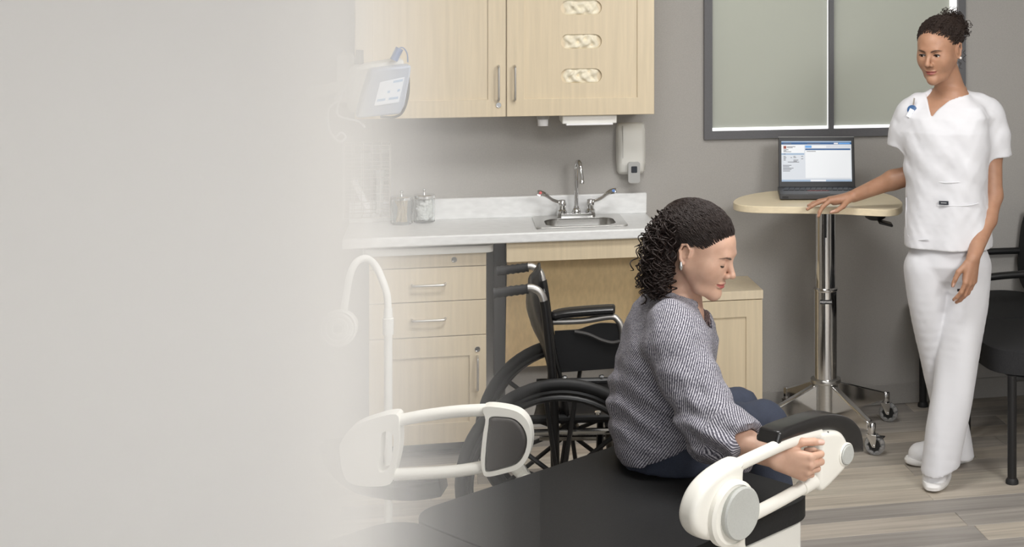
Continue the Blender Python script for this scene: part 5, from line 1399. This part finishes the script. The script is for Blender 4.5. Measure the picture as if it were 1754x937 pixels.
def woman():
    o = J(1135, 790, 3.8); o[2] = BZ
    pe = thing('person', 'seated person with long dark curly hair and patterned blouse gripping the table arm', 'person', tuple(o))
    B = Body(); hs = .95
    Rh = fr_from(lat_dir(20, 19))
    L, masks = head(B, J(1199, 430, 3.76), Rh, hs, False, .6)
    nk = J(1168, 530, 3.8)
    B.cone(L(-.034, 0, -.05), nk, .047, .054, .016)
    Rb = fr_from(lat_dir(-18))                            # trunk faces image right, a little away
    t0 = 3.8; z0 = 1.72
    def row(y, xl, xr, ry, sh=0.):
        """profile extents in pixels -> loft row about the vertical through px 1140"""
        s = t0 / 2400
        return (1.72 - y * s, ((xl + xr) / 2 - 1140) * s / math.cos(math.radians(18)), sh, (xr - xl) / 2 * s, ry)
    og = J(1140, 600, t0); og[2] = 0
    rows = [row(792, 1062, 1235, .15), row(770, 1052, 1232, .165), row(740, 1046, 1222, .165), row(700, 1044, 1214, .155), row(650, 1048, 1218, .15), row(610, 1056, 1226, .16), row(580, 1064, 1228, .165), row(550, 1074, 1220, .16), row(525, 1086, 1206, .135), row(508, 1100, 1196, .1), row(495, 1120, 1192, .07)]
    und = [(r[0], r[1], r[2], r[3] * .8, r[4] * .8) for r in rows]
    B.loft(og, Rb, und, 2.15, .03)
    # near arm
    sh, el, wr = J(1163, 572, 3.64), J(1222, 738, 3.53), J(1327, 783, 3.385)
    B.chain([sh, el], [.05, .042], .02); B.chain([el, J(1275, 762, 3.46), wr], [.041, .037, .0255], .015)
    hx = J(1385, 800, 3.36) - wr; hx /= np.linalg.norm(hx)
    hy = V3((0, 0, 1)); hy -= hx * (hx @ hy); hy /= np.linalg.norm(hy)
    hz = np.cross(hx, hy)
    if hz @ V3(-FWD) < 0: hz = -hz                        # back of the hand to the camera
    Rn = np.stack([hx, hy, hz], 1)
    n1 = hand(B, wr + hx * .004, Rn, .96, [(1.15, 1.5, .9), (1.2, 1.55, .9), (1.2, 1.55, .9), (1.2, 1.5, .9)], (.04, .0, -.04, -.08), ((.72, .62, -.1), (.9, .12, -.55), (.75, -.1, -.8)))
    # far arm, resting on the lap
    B.chain([J(1125, 565, 3.98), J(1108, 665, 4.0), J(1128, 738, 4.06)], [.05, .04, .026], .02)
    hands_far = fr_from(V3(BD), (0, 0, 1)); hands_far = np.stack([hands_far[:, 0], -hands_far[:, 1], hands_far[:, 2]], 1)
    hand(B, J(1129, 741, 4.06), hands_far, .88, [(.3, .4, .2)] * 4)
    # legs
    hr, kr = J(1150, 750, 3.74), J(1308, 728, 4.0)
    hl_, kl = J(1120, 735, 3.9), J(1262, 706, 4.14)
    ar = V3((kr[0] + .05, kr[1] + .06, .1)); al = V3((kl[0] + .05, kl[1] + .06, .1))
    B.chain([hr, kr, ar], [.066, .052, .035], .03); B.chain([hl_, kl, al], [.066, .052, .035], .03)
    for a_ in (ar, al): B.cone(a_ - V3((0, 0, .05)), a_ + V3(BD) * .13 - V3((0, 0, .07)), .035, .025, .02)
    c = L(.0, 0, -.03); c2 = J(1362, 792, 3.37)
    fine = [(c - V3((.16, .16, .155)), c + V3((.16, .16, .16)), .0019), (c2 - .085, c2 + .085, .0019)]
    vs, Q = mesh_body(B, .0065, fine)
    lip, br = masks(vs)
    at = dict(lip=lip, brow=br, nail=mask(n1, vs, .0008, .0012))
    bo = put('body', vs, Q, 'skin_fair', pe, at)
    lashes(L, hs, bo, True)
    e = L(-.012, -.082, -.036)
    MB().lathe([(.003, .012), (.0045, .006), (.006, 0), (.0045, -.008), (.001, -.011)], e, (0, 0, 1), 12).build('earring', 'chrome', bo, world=True)
    # ---- hair
    H = Body()
    H.ell(L(-.03, 0, .05), V3((.106, .082, .081)) * hs, Rh, 0)
    nrm = Rh @ V3((-.60, 0, .80)); H.cut(L(.092, 0, .07), -nrm, .02)
    for y in (-1, 1): H.ell(L(-.004, y * .086, -.012), V3((.03, .03, .044)) * hs, Rh, .006, 's')
    H.ell(L(-.085, 0, -.03), V3((.05, .082, .085)) * hs, Rh, .03)
    H.ell(L(-.075, -.045, -.085), V3((.036, .04, .065)) * hs, Rh, .03)
    H.ell(L(-.085, .03, -.08), V3((.04, .05, .07)) * hs, Rh, .03)
    lo, hi = H.bounds(); H.fold(lo, hi, lambda P: (nz3(P, 120, 1.) * .002 + nz3(P, 60, 2.) * .003).astype('f4'))
    vs, Q = mesh_body(H, .0032)
    mb = MB(); rng = random.Random(4)
    # strands combed back from the hairline, tied at the crown
    scalp_strands(mb, L, 1300, (-.028, 0, .05), (.112, .087, .086), hairline, (-.11, 0, .085), rng, .0022, .00095, 7, .5)
    # ringlets falling behind the ear, over the shoulder and back
    for k in range(330):
        u = rng.random(); v = rng.random()
        root = V3((-.055 - .065 * u, rng.uniform(-.085, .075), .09 - .15 * v))
        r = (root - V3((-.025, 0, .03))) / V3((.11, .09, .1)); root = V3((-.025, 0, .03)) + r / max(np.linalg.norm(r), .3) * V3((.11, .09, .1))
        if root[0] > -.03: root[0] = -.03 - rng.random() * .03
        p0 = L(*root); out = Rh @ V3((-.6, root[1] * 8, 0)); out[2] = 0; out /= np.linalg.norm(out) + 1e-6
        Ln = rng.uniform(.07, .15)
        bot = max(p0[2] - Ln, J(0, 520 + rng.uniform(-28, 8), 3.76)[2])
        w = rng.uniform(.012, .04)
        sag = V3((rng.gauss(0, .008), rng.gauss(0, .008), 0))
        back = V3(-LAT) * rng.uniform(0, .025)
        P = [p0, p0 + out * w * .8 + V3((0, 0, -.01)) , p0 + out * w + back * .5 + V3((0, 0, (bot - p0[2]) * .5)) + sag, p0 + out * w * .9 + back + sag * 1.5 + V3((0, 0, bot - p0[2]))]
        curl_tube(mb, P, 2.5 + Ln * 22, .006 + .005 * rng.random(), .0017, rng, 5, 10)
    for k in range(60):                                    # ringlets in front of the shoulder, near side
        p0 = L(-.05 - .03 * rng.random(), -.075 - .012 * rng.random(), -.02 - .03 * rng.random())
        bot = J(0, 512 + rng.uniform(-30, 4), 3.7)[2]
        e_ = V3(LAT) * rng.uniform(-.03, .012) - V3(FWD) * rng.uniform(.0, .03)
        curl_tube(mb, [p0, p0 + e_ * .5 + V3((0, 0, (bot - p0[2]) * .4)), p0 + e_ + V3((0, 0, bot - p0[2]))], 4 + rng.random() * 2, .007 + .004 * rng.random(), .0018, rng, 5, 10)
    v2 = np.array([tuple(p) for p in mb.v]); q2 = np.array(mb.f)
    put('hair', np.concatenate([vs, v2]), np.concatenate([Q, q2 + len(vs)]), 'hair_brown', pe)
    # ---- blouse
    T = Body()
    T.loft(og, Rb, rows, 2.2, 0)
    T.cut(J(1058, 783, 3.8), V3(LAT) * .3 + V3((0, 0, -1)), .01)
    arm_pts = [J(1150, 556, 3.67), J(1160, 590, 3.645), J(1182, 650, 3.6), J(1210, 715, 3.55), J(1228, 742, 3.525), J(1255, 752, 3.49), J(1277, 760, 3.45), J(1290, 764, 3.43)]
    arm_r = [.066, .072, .071, .070, .07, .064, .05, .036]
    T.chain(arm_pts, arm_r, .035)
    farm = [J(1125, 556, 3.95), J(1115, 620, 3.98), J(1108, 670, 4.0), J(1122, 720, 4.04)]
    T.chain(farm, [.06, .064, .06, .05], .035)
    T.cut(J(1281, 762, 3.445), V3(J(1300, 770, 3.42) - J(1262, 756, 3.47)), .004, J(1240, 850, 3.3) - .02, J(1330, 690, 3.7) + .02)
    T.cone(J(1262, 757, 3.475), J(1300, 770, 3.42), .034, .044, .003, 's')
    T.cone(nk + V3((0, 0, .05)), nk + V3((0, 0, -.005)), .066, .058, .006, 's')
    for i in range(7):                                     # open neck at the front
        f_ = i / 6; pa = nk * (1 - f_) + J(1212, 560, 3.72) * f_ + V3((0, 0, .012))
        T.ell(pa, (.055 * (1 - f_) + .014, .045 * (1 - f_) + .012, .03), Rb, .004, 's')
    lo, hi = T.bounds()
    ogf = og.astype('f4'); Rf = Rb.astype('f4')
    wc1, wc2 = J(1090, 700, 3.75).astype('f4'), J(1235, 745, 3.52).astype('f4')
    def folds(P):
        u = (P - ogf) @ Rf
        g1 = np.exp(-((P[..., 2] - .64) / .09) ** 2); g2 = np.exp(-(((P - wc2) ** 2).sum(-1)) / .09 ** 2)
        w1 = .006 * np.sin(P[..., 2] * 95 + u[..., 0] * 38 + 1.5 * np.sin(u[..., 1] * 21)) * g1
        w2 = .006 * np.sin((u[..., 0] * .5 + P[..., 2]) * 130 + 2 * np.sin(u[..., 1] * 30)) * g2
        return (w1 + w2 + .0045 * nz3(P, 16, .3) + .0022 * nz3(P, 42, .8)).astype('f4')
    T.fold(lo, hi, folds)
    vs, Q = mesh_body(T, .0044)
    u = (vs - og) @ Rb
    # weave coordinates, kept apart for trunk and sleeve (each face belongs to one of them)
    pt = np.stack([np.arctan2(u[:, 1], u[:, 0] - .01) * .15, vs[:, 2] - .3 * np.hypot(u[:, 0], u[:, 1])], 1)
    best, alo, near, sg = mask_d([arm_pts[0], arm_pts[4], arm_pts[-1]], [.068, .07, .045], vs); dt = dist(('l', og, Rb, np.array(rows), 2.2), vs.astype('f4'))
    A = np.array(arm_pts); e1 = np.cross(A[4] - A[0], A[-1] - A[4]); e1 /= np.linalg.norm(e1)
    e2 = np.cross(sg, e1); rel = vs - near
    ps = np.stack([np.arctan2((rel * e2).sum(1), rel @ e1) * .066, alo], 1)
    c_, s_ = 1.0, 0.0
    fsel = (best < dt)[Q].mean(1) > .5
    pc_ = np.where(fsel[:, None, None], ps[Q], pt[Q]); per = np.where(fsel, .066, .15) * 2 * PI
    d0 = pc_[:, :, 0] - pc_[:, :1, 0]
    pc_[:, :, 0] -= np.round(d0 / per[:, None]) * per[:, None]
    rot = pc_ @ np.array([[c_, s_], [-s_, c_]]); pc_ = np.where(fsel[:, None, None], rot, pc_)
    pat = np.concatenate([pc_, np.zeros(pc_.shape[:2] + (1,))], 2)
    bl = put('blouse', vs, Q, 'blouse', pe)
    ca = bl.data.attributes.new('pat', 'FLOAT_VECTOR', 'CORNER')
    assert len(bl.data.polygons) == len(Q)
    ca.data.foreach_set('vector', pat.astype('f4').ravel())
    # ---- jeans
    Pn = Body()
    Pn.loft(og, Rb, [row(805, 1066, 1240, .15), row(785, 1068, 1238, .15), row(755, 1068, 1228, .148), row(715, 1075, 1205, .13)], 2.2, 0)
    Pn.chain([hr + V3((0, 0, -.01)), (hr + kr) / 2, kr, kr + (ar - kr) * .5, ar], [.084, .08, .064, .06, .05], .03)
    Pn.chain([hl_ + V3((0, 0, -.01)), (hl_ + kl) / 2, kl, kl + (al - kl) * .5, al], [.084, .08, .064, .06, .05], .03)
    Pn.cut(V3((0, 0, BZ + .002)), (0, 0, -1), .006, J(1120, 800, 3.8) - .4, V3((BO[0], BO[1], 9)) + V3(BD) * -.0)
    lo, hi = Pn.bounds(); Pn.fold(lo, hi, lambda P: (.003 * nz3(P, 22, .5) + .0015 * nz3(P, 60, .1)).astype('f4'))
    vs, Q = mesh_body(Pn, .006)
    put('jeans', vs, Q, 'denim', pe)
    # feet in dark shoes, out of sight beyond the table
    for a_ in (ar, al):
        S = Body(); q = V3((a_[0], a_[1], 0))
        S.chain([q + V3((0, 0, .04)) - V3(BD) * .03, q + V3(BD) * .09 + V3((0, 0, .035)), q + V3(BD) * .16 + V3((0, 0, .03))], [.038, .04, .032], .03); S.cut(q + V3((0, 0, .001)), (0, 0, -1), .003)
        vs, Q = mesh_body(S, .007); put('shoe', vs, Q, 'black_leather', pe)
    return pe
def mask_d(pts, rs, vs):
    """distance to a chain, length along it and the nearest axis point"""
    best = np.full(len(vs), 9.); al = np.zeros(len(vs)); near = np.zeros_like(vs); sg = np.zeros_like(vs); run = 0
    dv = [(pts[i + 1] - pts[i]) / np.linalg.norm(pts[i + 1] - pts[i]) for i in range(len(pts) - 1)]
    tn_ = [dv[0]] + [dv[i] + dv[i + 1] for i in range(len(dv) - 1)] + [dv[-1]]; tn_ = [t / np.linalg.norm(t) for t in tn_]
    for i in range(len(pts) - 1):
        a, b = pts[i], pts[i + 1]; ba = b - a; L2 = ba @ ba
        h = np.clip(((vs - a) @ ba) / L2, 0, 1); p = a + h[:, None] * ba
        d = np.linalg.norm(vs - p, axis=1) - (rs[i] + (rs[i + 1] - rs[i]) * h)
        m_ = d < best; best[m_] = d[m_]; al[m_] = (run + ((vs - a) @ ba) / L2 * math.sqrt(L2))[m_]; near[m_] = p[m_]; sg[m_] = dv[i]; run += math.sqrt(L2)
    return best, al, near, sg
woman()
bp = aT(1219, 583, 3.71)
wbz = thing('name_tag', 'small white tag pinned to the patterned blouse', 'badge', tuple(bp))
MB().box((-.012, -.002, -.018), (.012, .002, .018), Matrix.Translation(bp) @ Matrix.Rotation(1.1, 4, 'Z') @ Matrix.Rotation(.3, 4, 'Y')).build('tag', 'card_white', wbz, world=True, bevel=.002)

# ================================================================ graphic fade to beige on one side, added as a scattering volume
def fade_volume():
    t0 = 1.95; sig = 14.0
    tau = [(925, 0.0), (880, .022), (840, .06), (800, .11), (760, .19), (720, .34), (680, .58), (640, 1.02), (600, 1.9), (560, 3.2), (530, 4.4), (480, 5.4), (0, 6.0), (-900, 6.4)]
    front, back = [], []
    for px, ta in tau:
        a = aT(px, 0, t0); a.z = 0
        r = ray(px, 0); r.z = 0
        front.append(a); back.append(a + r.normalized() * max(ta / sig, .0005))
    n = len(tau); ring = front + list(reversed(back)); N = len(ring)
    vs = [p + Vector((0, 0, .003)) for p in ring] + [p + Vector((0, 0, 2.69)) for p in ring]
    fs = [(i, (i + 1) % N, N + (i + 1) % N, N + i) for i in range(N)]
    for i in range(n - 1):
        j = N - 1 - i
        fs.append((i, j, j - 1, i + 1)); fs.append((N + i, N + i + 1, N + j - 1, N + j))
    bm = bmesh.new(); V = [bm.verts.new(p) for p in vs]
    for f_ in fs: bm.faces.new([V[i] for i in f_])
    bmesh.ops.recalc_face_normals(bm, faces=bm.faces)
    me = bpy.data.meshes.new('fade_volume'); bm.to_mesh(me); bm.free()
    m = bpy.data.materials.new('fade_volume'); m.use_nodes = True; nt = m.node_tree; nt.nodes.clear()
    out = nt.nodes.new('ShaderNodeOutputMaterial'); v = nt.nodes.new('ShaderNodeVolumeScatter')
    alb = (.715, .695, .665, 1)
    ab = nt.nodes.new('ShaderNodeVolumeAbsorption'); ab.inputs['Color'].default_value = alb; ab.inputs['Density'].default_value = sig
    v.inputs['Color'].default_value = alb; v.inputs['Density'].default_value = sig; v.inputs['Anisotropy'].default_value = -.74
    sm_ = nt.nodes.new('ShaderNodeAddShader'); nt.links.new(v.outputs[0], sm_.inputs[0]); nt.links.new(ab.outputs[0], sm_.inputs[1])
    nt.links.new(sm_.outputs[0], out.inputs['Volume'])
    o = link('fade_volume', me, m)
    tag(o, 'added beige fade over the side of the room by the monitor', 'fade_volume', kind='stuff')
fade_volume()
